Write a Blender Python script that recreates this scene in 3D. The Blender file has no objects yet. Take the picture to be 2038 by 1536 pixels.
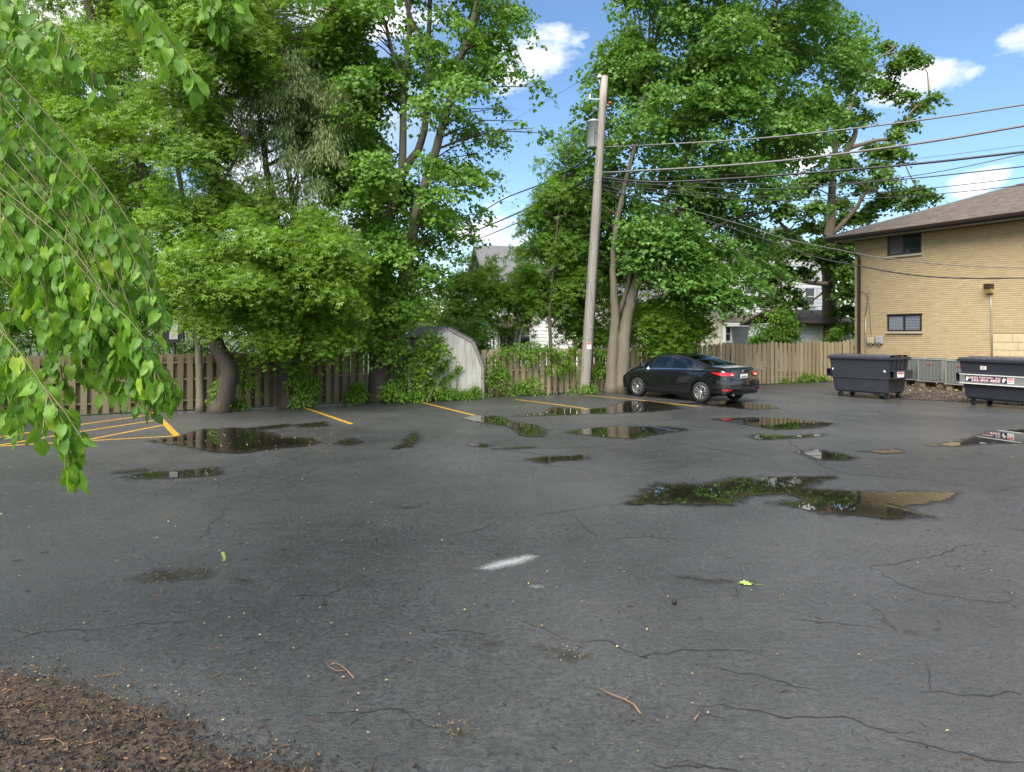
import bpy, bmesh, math, random
import numpy as np
from mathutils import Vector, Matrix
rng = np.random.default_rng(7)
random.seed(7)
R = math.radians
# ------------------------------------------------------------------ camera, sky, sun, exposure
F, HX, HY, CH = 1359.0, 1019.0, 665.0, 2.06      # focal length in photo pixels, principal column, horizon row, eye height
scene = bpy.context.scene
COL = scene.collection
cam = bpy.data.cameras.new('camera'); camo = bpy.data.objects.new('camera', cam); COL.objects.link(camo)
cam.sensor_width = 36.0; cam.lens = F / 2038 * 36; cam.shift_y = -(768 - HY) / 2038
cam.clip_start = 0.05; cam.clip_end = 2000
camo.location = (0, 0, CH); camo.rotation_euler = (R(90), 0, 0)
scene.camera = camo
SUN_AZ, SUN_EL = R(205), R(52)                  # azimuth clockwise from +Y (behind the camera, a little left)
sd = Vector((math.sin(SUN_AZ) * math.cos(SUN_EL), math.cos(SUN_AZ) * math.cos(SUN_EL), math.sin(SUN_EL)))
sl = bpy.data.lights.new('sun', 'SUN'); sl.energy = 3.6; sl.angle = R(55); sl.color = (1, .95, .87)
so = bpy.data.objects.new('sun', sl); COL.objects.link(so)
so.rotation_euler = sd.to_track_quat('Z', 'Y').to_euler(); so.location = (0, -5, 30)
scene.view_settings.view_transform = 'Standard'; scene.view_settings.look = 'None'
scene.view_settings.gamma = 1; scene.view_settings.use_curve_mapping = False
scene.view_settings.exposure = 1.35
scene.cycles.max_bounces = 6; scene.cycles.transparent_max_bounces = 8
scene.cycles.diffuse_bounces = 3; scene.cycles.transmission_bounces = 4; scene.cycles.glossy_bounces = 3
scene.cycles.caustics_reflective = False; scene.cycles.caustics_refractive = False

def pdir(px, py):
    return Vector(((px - HX) / F, 1, (HY - py) / F)).normalized()

world = bpy.data.worlds.new('World'); scene.world = world; world.use_nodes = True
wt = world.node_tree; wt.nodes.clear()
def W(kind, **kw):
    n = wt.nodes.new(kind)
    for k, v in kw.items(): setattr(n, k, v)
    return n
wl = wt.links.new
def wmath(op, a, b=None, c=None, clamp=False):
    n = W('ShaderNodeMath', operation=op, use_clamp=clamp)
    for i, v in enumerate((a, b, c)):
        if v is None: continue
        if isinstance(v, (int, float)): n.inputs[i].default_value = v
        else: wl(v, n.inputs[i])
    return n.outputs[0]
sky = W('ShaderNodeTexSky', sky_type='NISHITA', sun_disc=False)
sky.sun_elevation = SUN_EL; sky.sun_rotation = SUN_AZ; sky.air_density = 1.0; sky.dust_density = .6; sky.ozone_density = 2.0
hs = W('ShaderNodeHueSaturation'); hs.inputs['Saturation'].default_value = 1.12
wl(sky.outputs[0], hs.inputs['Color'])
skys = W('ShaderNodeVectorMath', operation='SCALE'); skys.inputs['Scale'].default_value = .088
wl(hs.outputs[0], skys.inputs[0])
tc = W('ShaderNodeTexCoord')
mp = W('ShaderNodeMapping'); mp.inputs['Scale'].default_value = (1, 1, 2.0); wl(tc.outputs['Generated'], mp.inputs[0])
n1 = W('ShaderNodeTexNoise'); n1.inputs['Scale'].default_value = 9; n1.inputs['Detail'].default_value = 9; n1.inputs['Roughness'].default_value = .58
wl(mp.outputs[0], n1.inputs['Vector'])
n2 = W('ShaderNodeTexNoise'); n2.inputs['Scale'].default_value = 2.2; n2.inputs['Detail'].default_value = 7; n2.inputs['Roughness'].default_value = .55
wl(mp.outputs[0], n2.inputs['Vector'])
wob = wmath('MULTIPLY_ADD', n1.outputs['Fac'], 4.2, -2.25)
masks = []
for px, py, rx, ry in [(1075, 115, 78, 50), (1015, 150, 45, 32), (1840, 158, 66, 30), (1760, 190, 70, 30), (2075, 66, 60, 34), (1965, 358, 80, 24),
                       (2080, 378, 90, 22), (1010, 395, 62, 30), (940, 470, 130, 50), (1620, 300, 90, 50), (740, 40, 120, 70), (420, 160, 330, 210), (120, 60, 260, 180),
                       (560, 330, 210, 160), (1500, 540, 260, 50)]:
    c = pdir(px, py)
    s = W('ShaderNodeVectorMath', operation='SUBTRACT'); wl(tc.outputs['Generated'], s.inputs[0]); s.inputs[1].default_value = c
    m = W('ShaderNodeVectorMath', operation='MULTIPLY'); wl(s.outputs[0], m.inputs[0]); m.inputs[1].default_value = (F / rx, F / rx, F / ry)
    l = W('ShaderNodeVectorMath', operation='LENGTH'); wl(m.outputs[0], l.inputs[0])
    a = wmath('SUBTRACT', 1.0, l.outputs['Value'])
    a = wmath('ADD', a, wob)
    masks.append(wmath('MULTIPLY', a, 1.25, clamp=True))
gen = wmath('MULTIPLY_ADD', n2.outputs['Fac'], 6.0, -2.75, clamp=True)
# the clear blue window of the sky where the photograph shows it clear
s = W('ShaderNodeVectorMath', operation='SUBTRACT'); wl(tc.outputs['Generated'], s.inputs[0]); s.inputs[1].default_value = pdir(1620, 180)
m = W('ShaderNodeVectorMath', operation='MULTIPLY'); wl(s.outputs[0], m.inputs[0]); m.inputs[1].default_value = (1.25, 1.0, 1.4)
l = W('ShaderNodeVectorMath', operation='LENGTH'); wl(m.outputs[0], l.inputs[0])
keep = wmath('MULTIPLY_ADD', l.outputs['Value'], 2.6, -1.5, clamp=True)
cl = wmath('MULTIPLY', gen, keep)
for m_ in masks: cl = wmath('MAXIMUM', cl, m_)
shade = wmath('MULTIPLY_ADD', n1.outputs['Fac'], .32, .42)
cc = W('ShaderNodeCombineColor')
wl(shade, cc.inputs[0]); wl(wmath('MULTIPLY', shade, 1.0), cc.inputs[1]); wl(wmath('MULTIPLY', shade, 1.03), cc.inputs[2])
mx = W('ShaderNodeMix', data_type='RGBA'); wl(cl, mx.inputs['Factor']); wl(skys.outputs[0], mx.inputs['A']); wl(cc.outputs[0], mx.inputs['B'])
bg = W('ShaderNodeBackground'); wl(mx.outputs['Result'], bg.inputs['Color']); bg.inputs['Strength'].default_value = 1.0
wo = W('ShaderNodeOutputWorld'); wl(bg.outputs[0], wo.inputs[0])

# ------------------------------------------------------------------ helpers: pixels to places, tags, meshes
def G(px, py, z=0.0):
    y = F * (CH - z) / (py - HY); return Vector(((px - HX) / F * y, y, z))
def P(px, py, y):
    return Vector(((px - HX) / F * y, y, CH + (HY - py) / F * y))

def tag(o, label=None, cat=None, group=None, kind=None):
    if label: o['label'] = label
    if cat: o['category'] = cat
    if group: o['group'] = group
    if kind: o['kind'] = kind
    return o
def empty(name, loc, label=None, cat=None, group=None, rz=0.0):
    o = bpy.data.objects.new(name, None); COL.objects.link(o); o.location = loc; o.rotation_euler = (0, 0, rz)
    o.empty_display_size = .2
    return tag(o, label, cat, group)
def wpos(o):
    v = Vector((0, 0, 0))
    while o is not None: v += Vector(o.location); o = o.parent
    return v
class MB:
    def __init__(s): s.v = []; s.f = []; s.sm = []
    def add(s, vs, fs, smooth=False):
        b = len(s.v); s.v += [tuple(v) for v in vs]; s.f += [tuple(b + i for i in f) for f in fs]; s.sm += [smooth] * len(fs); return s
    def box(s, c, d, rz=0.0, tilt=None):
        c = Vector(c); hx, hy, hz = d[0] / 2, d[1] / 2, d[2] / 2
        M = Matrix.Rotation(rz, 3, 'Z')
        if tilt is not None: M = M @ tilt
        vs = [c + M @ Vector((x, y, z)) for x in (-hx, hx) for y in (-hy, hy) for z in (-hz, hz)]
        return s.add(vs, [(0, 1, 3, 2), (4, 6, 7, 5), (0, 4, 5, 1), (2, 3, 7, 6), (0, 2, 6, 4), (1, 5, 7, 3)])
    def tube(s, pts, rad, seg=8, cap=True, smooth=True):
        pts = [Vector(p) for p in pts]; n = len(pts)
        if isinstance(rad, (int, float)): rad = [rad] * n
        b = len(s.v); ref = None
        for i, p in enumerate(pts):
            t = (pts[min(i + 1, n - 1)] - pts[max(i - 1, 0)]).normalized()
            if ref is None: ref = t.orthogonal().normalized()
            ref = (ref - t * ref.dot(t)); ref = ref.normalized() if ref.length > 1e-6 else t.orthogonal().normalized()
            bi = t.cross(ref)
            for k in range(seg):
                a = 2 * math.pi * k / seg
                s.v.append(tuple(p + (ref * math.cos(a) + bi * math.sin(a)) * rad[i]))
        for i in range(n - 1):
            for k in range(seg):
                k2 = (k + 1) % seg
                s.f.append((b + i * seg + k, b + i * seg + k2, b + (i + 1) * seg + k2, b + (i + 1) * seg + k)); s.sm.append(smooth)
        if cap:
            s.f.append(tuple(b + k for k in range(seg))[::-1]); s.sm.append(False)
            s.f.append(tuple(b + (n - 1) * seg + k for k in range(seg))); s.sm.append(False)
        return s
    def lathe(s, prof, seg=24, origin=(0, 0, 0), axis='Z', smooth=True):
        o = Vector(origin); b = len(s.v); n = len(prof)
        for r, h in prof:
            for k in range(seg):
                a = 2 * math.pi * k / seg; c, d = r * math.cos(a), r * math.sin(a)
                s.v.append(tuple(o + (Vector((c, d, h)) if axis == 'Z' else Vector((c, h, d)) if axis == 'Y' else Vector((h, c, d)))))
        for i in range(n - 1):
            for k in range(seg):
                k2 = (k + 1) % seg
                s.f.append((b + i * seg + k, b + i * seg + k2, b + (i + 1) * seg + k2, b + (i + 1) * seg + k)); s.sm.append(smooth)
        return s
    def prism(s, poly, ext):
        """poly: list of 3D points in one plane, ext: extrusion vector"""
        n = len(poly); e = Vector(ext)
        vs = [Vector(p) for p in poly] + [Vector(p) + e for p in poly]
        fs = [tuple(range(n))[::-1], tuple(range(n, 2 * n))] + [(i, (i + 1) % n, n + (i + 1) % n, n + i) for i in range(n)]
        return s.add(vs, fs)
    def grid(s, rows, smooth=True):
        n = len(rows[0]); vs = [p for r in rows for p in r]
        fs = [(i * n + j, i * n + j + 1, (i + 1) * n + j + 1, (i + 1) * n + j) for i in range(len(rows) - 1) for j in range(n - 1)]
        return s.add(vs, fs, smooth)
    def mesh(s, name, mat, off=(0, 0, 0), bevel=0):
        m = bpy.data.meshes.new(name); o = Vector(off)
        m.from_pydata([(a - o.x, b - o.y, c - o.z) for a, b, c in s.v], [], s.f)
        m.polygons.foreach_set('use_smooth', s.sm)
        if bevel or True:
            bm = bmesh.new(); bm.from_mesh(m)
            bmesh.ops.recalc_face_normals(bm, faces=bm.faces)
            if bevel:
                es = [e for e in bm.edges if len(e.link_faces) == 2 and e.calc_face_angle(0) > .5]
                bmesh.ops.bevel(bm, geom=es, offset=bevel, segments=2, affect='EDGES', profile=.6, clamp_overlap=True)
            bm.to_mesh(m); bm.free()
        if mat: m.materials.append(mat)
        return m
    def build(s, name, mat, parent=None, local=False, bevel=0, label=None, cat=None, group=None, kind=None, loc=None):
        """world-space verts; the object's origin goes to loc (top-level) or to its parent"""
        off = Vector((0, 0, 0))
        if not local:
            off = wpos(parent) if parent is not None else Vector(loc or (0, 0, 0))
        o = bpy.data.objects.new(name, s.mesh(name, mat, off, bevel)); COL.objects.link(o)
        if parent is not None: o.parent = parent
        elif loc is not None and not local: o.location = loc
        return tag(o, label, cat, group, kind)
def link(name, mesh, parent=None, loc=(0, 0, 0), rot=None, scale=None):
    o = bpy.data.objects.new(name, mesh); COL.objects.link(o); o.parent = parent; o.location = loc
    if rot is not None: o.rotation_euler = rot
    if scale is not None: o.scale = scale
    return o

# ------------------------------------------------------------------ materials
class NT:
    def __init__(s, name):
        s.m = bpy.data.materials.new(name); s.m.use_nodes = True; s.t = s.m.node_tree; s.t.nodes.clear()
        s.out = s.n('ShaderNodeOutputMaterial'); s.co = s.n('ShaderNodeTexCoord').outputs['Object']
    def n(s, k, **kw):
        x = s.t.nodes.new(k)
        for a, b in kw.items(): setattr(x, a, b)
        return x
    def l(s, a, b): s.t.links.new(a, b)
    def setin(s, node, **kw):
        for k, v in kw.items():
            i = node.inputs[k.replace('_', ' ')]
            if hasattr(v, 'is_linked'): s.l(v, i)
            else: i.default_value = v
        return node
    def noise(s, scale, detail=4, rough=.55, vec=None, stretch=None, out='Fac', dist=0):
        v = vec or s.co
        if stretch: v = s.map(v, stretch)
        x = s.n('ShaderNodeTexNoise'); s.l(v, x.inputs['Vector']); s.setin(x, Scale=scale, Detail=detail, Roughness=rough, Distortion=dist)
        return x.outputs[out]
    def map(s, v, scale, rot=(0, 0, 0)):
        m = s.n('ShaderNodeMapping'); m.inputs['Scale'].default_value = scale; m.inputs['Rotation'].default_value = rot; s.l(v, m.inputs[0]); return m.outputs[0]
    def vor(s, scale, feature='F1', out='Distance', vec=None, rand=1.0):
        x = s.n('ShaderNodeTexVoronoi', feature=feature); s.l(vec or s.co, x.inputs['Vector']); s.setin(x, Scale=scale, Randomness=rand); return x.outputs[out]
    def ramp(s, fac, stops, interp='LINEAR'):
        r = s.n('ShaderNodeValToRGB'); s.l(fac, r.inputs[0]); e = r.color_ramp; e.interpolation = interp
        while len(e.elements) > 1: e.elements.remove(e.elements[-1])
        for i, (p, c) in enumerate(stops):
            x = e.elements[0] if i == 0 else e.elements.new(p)
            x.position = p; x.color = (c, c, c, 1) if isinstance(c, (int, float)) else (*c, 1)
        return r.outputs[0]
    def mix(s, fac, a, b, blend='MIX'):
        m = s.n('ShaderNodeMix', data_type='RGBA', blend_type=blend)
        for k, v in (('Factor', fac), ('A', a), ('B', b)):
            if hasattr(v, 'is_linked'): s.l(v, m.inputs[k])
            else: m.inputs[k].default_value = v if k == 'Factor' else ((v, v, v, 1) if isinstance(v, (int, float)) else (*v, 1))
        return m.outputs['Result']
    def math(s, op, a, b=0.0, clamp=False):
        m = s.n('ShaderNodeMath', operation=op, use_clamp=clamp)
        for i, v in enumerate((a, b)):
            if hasattr(v, 'is_linked'): s.l(v, m.inputs[i])
            else: m.inputs[i].default_value = v
        return m.outputs[0]
    def attr(s, name, out='Fac'):
        a = s.n('ShaderNodeAttribute'); a.attribute_name = name; return a.outputs[out]
    def bump(s, h, strength=.5, dist=.01, normal=None):
        b = s.n('ShaderNodeBump'); s.l(h, b.inputs['Height']); b.inputs['Strength'].default_value = strength; b.inputs['Distance'].default_value = dist
        if normal: s.l(normal, b.inputs['Normal'])
        return b.outputs[0]
    def bsdf(s, color, rough=.5, normal=None, **kw):
        b = s.n('ShaderNodeBsdfPrincipled'); c = color if hasattr(color, 'is_linked') else (*color, 1)
        s.setin(b, Base_Color=c, Roughness=rough)
        for k, v in kw.items(): s.setin(b, **{k: v})
        if normal: s.l(normal, b.inputs['Normal'])
        return b
    def done(s, sh): s.l(sh.outputs[0] if not hasattr(sh, 'is_linked') else sh, s.out.inputs[0]); return s.m

def plain(name, col, rough=.5, var=.25, scale=6, bump=.15, bscale=60, bdist=.003, **kw):
    t = NT(name)
    f = t.noise(scale, 5, .6)
    c = t.mix(f, tuple(x * (1 - var) for x in col), tuple(min(1, x * (1 + var)) for x in col))
    r = t.math('ADD', t.math('MULTIPLY', t.noise(scale * 2.3, 3), .2), rough - .1)
    nm = t.bump(t.noise(bscale, 3), bump, bdist) if bump else None
    return t.done(t.bsdf(c, r, nm, **kw))
def leafmat(name, dark, mid, light, trans=.35, rough=.42, yel=None):
    t = NT(name); a = t.attr('rnd')
    c = t.ramp(a, [(0, dark), (.45, mid), (.93, light), (1, yel or light)])
    b = t.bsdf(c, rough, Specular_IOR_Level=.45)
    tr = t.n('ShaderNodeBsdfTranslucent'); tc_ = t.mix(.5, c, (mid[0] * 1.7, mid[1] * 1.35, mid[2] * .5)); t.l(tc_, tr.inputs[0])
    mx = t.n('ShaderNodeMixShader'); mx.inputs[0].default_value = trans; t.l(b.outputs[0], mx.inputs[1]); t.l(tr.outputs[0], mx.inputs[2])
    return t.done(mx)
def bark(name, a, b, moss=None, sc=1.0):
    t = NT(name)
    h = t.noise(9 * sc, 6, .65, stretch=(1, 1, .16)); h2 = t.noise(40 * sc, 4, .6, stretch=(1, 1, .3))
    c = t.mix(h, a, b)
    if moss: c = t.mix(t.ramp(t.noise(2.2, 4), [(.45, 0), (.7, .7)]), c, moss)
    return t.done(t.bsdf(c, .85, t.bump(t.math('ADD', t.math('MULTIPLY', h, 1.0), t.math('MULTIPLY', h2, .35)), .9, .03)))

M = {}
# asphalt: sealed, worn, damp, with aggregate grain
t = NT('asphalt')
big = t.noise(.35, 5, .6); mid_ = t.noise(2.1, 6, .62); fine = t.noise(55, 4, .7); agg = t.vor(95); agg2 = t.vor(230)
c = t.ramp(big, [(.3, (.038, .0365, .0345)), (.5, (.055, .0535, .051)), (.72, (.076, .074, .071))])
c = t.mix(t.ramp(mid_, [(.35, 0), (.75, .55)]), c, (.088, .088, .090))
c = t.mix(t.ramp(fine, [(.52, 0), (.72, .5)]), c, (.135, .135, .137))
c = t.mix(t.ramp(agg, [(.0, .9), (.30, .1), (.5, 0)]), c, (.014, .014, .015))
pit = t.noise(24, 9, .80); c = t.mix(t.ramp(t.noise(7, 6, .7), [(.40, .55), (.56, 0)]), c, (.030, .0295, .029)); c = t.mix(t.ramp(pit, [(.43, .95), (.515, 0)]), c, (.010, .0155, .015))
c = t.mix(t.ramp(t.noise(.16, 4, .6), [(.42, 0), (.62, .5)]), c, (.105, .104, .101))
c = t.mix(t.ramp(t.noise(420, 2, .6), [(.64, 0), (.72, .25)]), c, (.17, .17, .168))
c = t.mix(t.ramp(t.noise(1.1, 5, .65), [(.56, 0), (.72, .35)]), c, (.080, .068, .052))
rough = t.ramp(t.noise(.55, 5, .65), [(.3, .24), (.52, .34), (.75, .48)])
h = t.math('ADD', t.math('MULTIPLY', agg, .9), t.math('MULTIPLY', fine, .8))
h = t.math('ADD', h, t.math('MULTIPLY', agg2, .35)); h = t.math('ADD', h, t.math('MULTIPLY', t.ramp(pit, [(.38, 0), (.52, 1)]), 1.1))
n0 = t.bump(t.noise(1.6, 4, .6), .35, .03)
nm = t.bump(h, .55, .011, n0)
M['asphalt'] = t.done(t.bsdf(c, rough, nm, Specular_IOR_Level=.75))
# water sheet with a noisy shoreline read from the distance attribute
t = NT('puddle_water')
e = t.attr('edge'); nz = t.noise(5.5, 6, .68); nz2 = t.noise(38, 3, .6)
e2 = t.math('ADD', e, t.math('ADD', t.math('MULTIPLY', t.math('SUBTRACT', nz, .5), .55), t.math('MULTIPLY', t.math('SUBTRACT', nz2, .5), .10)))
al = t.ramp(t.math('ADD', e2, .3), [(.18, 0), (.28, .42), (.305, .6), (.33, 1)])
wet = t.ramp(t.math('ADD', e2, .3), [(.285, .30), (.325, .012)])
deep = t.ramp(t.math('ADD', t.math('MULTIPLY', e, .75), t.math('MULTIPLY', e2, .25)), [(.0, (.014, .0135, .013)), (.012, (.036, .030, .019)), (.10, (.020, .018, .012)), (.35, (.010, .0095, .007))])
b = t.bsdf(deep, wet, t.bump(t.noise(2.5, 2), .012, .02), IOR=1.40, Specular_IOR_Level=.75)
tr = t.n('ShaderNodeBsdfTransparent'); mx = t.n('ShaderNodeMixShader'); t.l(al, mx.inputs[0]); t.l(tr.outputs[0], mx.inputs[1]); t.l(b.outputs[0], mx.inputs[2])
M['water'] = t.done(mx)
t = NT('damp_stain')
e = t.attr('edge'); nz = t.noise(4.5, 6, .7)
e2 = t.math('ADD', e, t.math('MULTIPLY', t.math('SUBTRACT', nz, .5), .7))
al = t.ramp(e2, [(.0, 0), (.25, .8)])
b = t.bsdf((.030, .024, .016), .45, t.bump(t.vor(90), .6, .008))
tr = t.n('ShaderNodeBsdfTransparent'); mx = t.n('ShaderNodeMixShader'); t.l(al, mx.inputs[0]); t.l(tr.outputs[0], mx.inputs[1]); t.l(b.outputs[0], mx.inputs[2])
M['stain'] = t.done(mx)
t = NT('road_paint_yellow')
w = t.ramp(t.math('ADD', t.noise(22, 5, .75), t.math('MULTIPLY', t.vor(95), .35)), [(.44, 1), (.58, .9), (.78, .3)])
c = t.mix(t.noise(5, 4), (.66, .34, .012), (.76, .43, .04))
b = t.bsdf(c, .5, t.bump(t.vor(95), .6, .008))
tr = t.n('ShaderNodeBsdfTransparent'); mx = t.n('ShaderNodeMixShader'); t.l(w, mx.inputs[0]); t.l(tr.outputs[0], mx.inputs[1]); t.l(b.outputs[0], mx.inputs[2])
M['yellow'] = t.done(mx)
t = NT('white_on_asphalt')  # broken white patch on the asphalt, fading out at its ragged edge
e = t.attr('edge'); w = t.ramp(t.math('ADD', e, t.math('MULTIPLY', t.math('SUBTRACT', t.noise(26, 6, .75), .5), .34)), [(.0, 0), (.22, .55)])
b = t.bsdf((.72, .72, .71), .5, t.bump(t.vor(95), .6, .008))
tr = t.n('ShaderNodeBsdfTransparent'); mx = t.n('ShaderNodeMixShader'); t.l(w, mx.inputs[0]); t.l(tr.outputs[0], mx.inputs[1]); t.l(b.outputs[0], mx.inputs[2])
M['whitesmear'] = t.done(mx)
M['crack'] = plain('crack_filler', (.016, .0155, .015), .8, .3)
t = NT('mulch_soil'); e = t.attr('edge'); al = t.ramp(t.math('ADD', t.math('ADD', e, t.math('MULTIPLY', t.math('SUBTRACT', t.noise(7, 6, .75), .5), .5)), .5), [(.48, 0), (.56, 1)])
b = t.bsdf(t.mix(t.noise(30, 6, .75), (.022, .017, .013), (.11, .075, .046)), .9, t.bump(t.noise(60, 5), .9, .02)); tr = t.n('ShaderNodeBsdfTransparent'); mx = t.n('ShaderNodeMixShader'); t.l(al, mx.inputs[0]); t.l(tr.outputs[0], mx.inputs[1]); t.l(b.outputs[0], mx.inputs[2]); M['mulch_soil'] = t.done(mx)
M['soil'] = plain('soil', (.06, .042, .027), .9, .5, 7, .9, 45, .02)
M['grass'] = plain('lawn', (.05, .085, .022), .9, .4, 3, .9, 70, .04)
# timber
def _tone(k, *a): return tuple(x * k for x in a)
for nm_, k_ in (('timber', 1.0), ('timber_brown_shaded', .5)):  # second one: brown boards with the trees' shade put into the darker colour
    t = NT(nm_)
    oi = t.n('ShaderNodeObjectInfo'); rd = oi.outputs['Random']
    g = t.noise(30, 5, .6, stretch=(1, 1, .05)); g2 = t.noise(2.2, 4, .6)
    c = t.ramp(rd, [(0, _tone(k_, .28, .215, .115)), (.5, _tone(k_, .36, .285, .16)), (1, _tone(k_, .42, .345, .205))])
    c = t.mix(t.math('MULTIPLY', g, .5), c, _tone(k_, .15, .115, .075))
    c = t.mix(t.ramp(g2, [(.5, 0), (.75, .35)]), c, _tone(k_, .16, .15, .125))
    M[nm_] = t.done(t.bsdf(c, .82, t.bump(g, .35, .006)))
t = NT('pole_timber')
g = t.noise(24, 6, .65, stretch=(1, 1, .04)); c = t.ramp(g, [(.28, (.13, .11, .09)), (.45, (.25, .22, .19)), (.75, (.37, .34, .30))])
M['pole'] = t.done(t.bsdf(c, .85, t.bump(g, .6, .01)))
# building materials
t = NT('tan_brick'); a = t.attr('rnd')
c = t.ramp(a, [(0, (.385, .285, .155)), (.4, (.45, .34, .19)), (.8, (.48, .367, .21)), (1, (.52, .405, .245))])
c = t.mix(t.math('MULTIPLY', t.noise(1.3, 5, .6), .35), c, (.47, .355, .205)); c = t.mix(t.ramp(t.noise(28, 4), [(.5, 0), (.8, .12)]), c, (.35, .25, .13))
M['brick'] = t.done(t.bsdf(c, .8, t.bump(t.noise(80, 3), .3, .004)))
M['mortar'] = plain('mortar', (.22, .16, .09), .9, .15, 12)
M['limestone'] = plain('limestone', (.52, .42, .25), .8, .25, 3, .5, 14, .02)
M['sill'] = plain('concrete_sill', (.42, .36, .27), .8, .2, 8)
t = NT('roof_shingles'); a = t.attr('rnd')
c = t.ramp(a, [(0, (.075, .056, .042)), (.5, (.125, .096, .075)), (1, (.185, .145, .115))])
c = t.mix(t.noise(160, 2), c, (.12, .10, .085))
M['shingle'] = t.done(t.bsdf(c, .92, t.bump(t.noise(200, 2), .5, .004)))
M['shingle_grey'] = plain('grey_shingles', (.12, .12, .125), .92, .35, 9, .5, 120, .01)
M['fascia'] = plain('brown_metal', (.030, .018, .014), .42, .2, 4, .05)
M['soffit'] = plain('soffit_paint', (.34, .34, .27), .7, .1)
M['window_frame'] = plain('bronze_frame', (.022, .015, .013), .45, .2)
t = NT('window_glass'); M['glass'] = t.done(t.bsdf((.025, .03, .035), .04, None, Specular_IOR_Level=.9))
M['screen'] = plain('insect_screen', (.10, .095, .095), .75, .15, 20)
M['blind'] = plain('blind_slat', (.20, .225, .27), .55, .1)
M['white_siding'] = plain('white_siding', (.66, .66, .66), .6, .08, 2, .1)
M['cream_siding'] = plain('cream_siding', (.66, .61, .48), .6, .08, 2, .1)
M['white_trim'] = plain('white_trim', (.72, .72, .72), .5, .06)
M['grey_metal'] = plain('grey_metal', (.36, .375, .38), .45, .12, 5, .05, Metallic=.2)
M['galv'] = plain('galvanised_metal', (.36, .36, .35), .42, .2, 12, .1, Metallic=.6)
M['ac'] = plain('condenser_paint', (.185, .195, .175), .6, .2, 9, .1)
M['ac_dark'] = plain('condenser_coil', (.085, .09, .08), .7, .3, 30)
M['tan_plastic'] = plain('tan_plastic', (.42, .38, .25), .6, .1)
M['grey_plastic'] = plain('grey_plastic', (.33, .34, .34), .6, .1)
M['lamp_glow'] = plain('lamp_lens', (.46, .33, .10), .35, .15)
M['black_rubber'] = plain('black_rubber', (.012, .012, .0125), .7, .3, 14)
M['wire'] = plain('cable_jacket', (.018, .018, .02), .55, .3)
M['wire_alu'] = plain('aluminium_cable', (.13, .125, .12), .5, .2, 30)
M['ceramic'] = plain('porcelain', (.62, .62, .6), .25, .05)
M['red_plastic'] = plain('red_plastic', (.45, .05, .03), .45, .15)
# dumpster
t = NT('dumpster_paint')
s1 = t.noise(4, 6, .65, stretch=(1, 1, .35)); s2 = t.noise(2.2, 5)
c = t.mix(s1, (.014, .0155, .023), (.030, .032, .043)); c = t.mix(t.ramp(s2, [(.6, 0), (.78, .4)]), c, (.055, .052, .052)); c = t.mix(t.ramp(t.noise(7, 6, .7), [(.66, 0), (.72, .7)]), c, (.10, .05, .025))
M['dumpster'] = t.done(t.bsdf(c, .55, t.bump(t.noise(18, 4), .2, .006)))
M['lid'] = plain('lid_plastic', (.055, .055, .062), .42, .35, 9, .1)
M['label_white'] = plain('label_white', (.72, .71, .69), .5, .08)
M['label_red'] = plain('label_red', (.55, .035, .04), .5, .08)
M['label_navy'] = plain('label_navy', (.016, .018, .055), .5, .08)
M['label_yellow'] = plain('label_yellow', (.75, .50, .04), .5, .08)
M['label_dark'] = plain('label_dark', (.07, .07, .07), .5, .08)
M['dirty_wood'] = plain('dirty_wood', (.20, .15, .10), .85, .3, 10)
# car
t = NT('car_paint')
M['paint'] = t.done(t.bsdf((.006, .0065, .009), .22, None, Metallic=.25, Coat_Weight=1.0, Coat_Roughness=.03, Specular_IOR_Level=.6))
t = NT('car_glass'); gl = t.n('ShaderNodeBsdfGlossy'); gl.inputs['Roughness'].default_value = .01; gl.inputs[0].default_value = (.9, 1, .95, 1)
tr = t.n('ShaderNodeBsdfTransparent'); tr.inputs[0].default_value = (.68, .80, .75, 1); fr = t.n('ShaderNodeFresnel'); fr.inputs[0].default_value = 1.75
mx = t.n('ShaderNodeMixShader'); t.l(fr.outputs[0], mx.inputs[0]); t.l(tr.outputs[0], mx.inputs[1]); t.l(gl.outputs[0], mx.inputs[2])
M['carglass'] = t.done(mx)
M['chrome'] = plain('chrome', (.62, .62, .63), .15, .03, 6, 0, Metallic=1.0)
M['alloy'] = plain('machined_alloy', (.78, .78, .78), .38, .1, 12, 0, Metallic=.9)
M['alloy_dark'] = plain('dark_alloy', (.02, .02, .022), .4, .2)
M['tyre'] = plain('tyre', (.016, .016, .017), .75, .3, 12)
M['trim'] = plain('black_trim', (.010, .010, .011), .5, .2)
t = NT('tail_lamp'); M['tail'] = t.done(t.bsdf((.42, .010, .012), .12, None, Coat_Weight=1.0, Specular_IOR_Level=.7))
t = NT('head_lamp'); M['headlamp'] = t.done(t.bsdf((.45, .43, .36), .1, None, Coat_Weight=1.0))
M['seat'] = plain('seat_cloth', (.03, .03, .032), .9, .2)
M['plate'] = plain('plate_white', (.62, .66, .62), .4, .12, 30)
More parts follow.
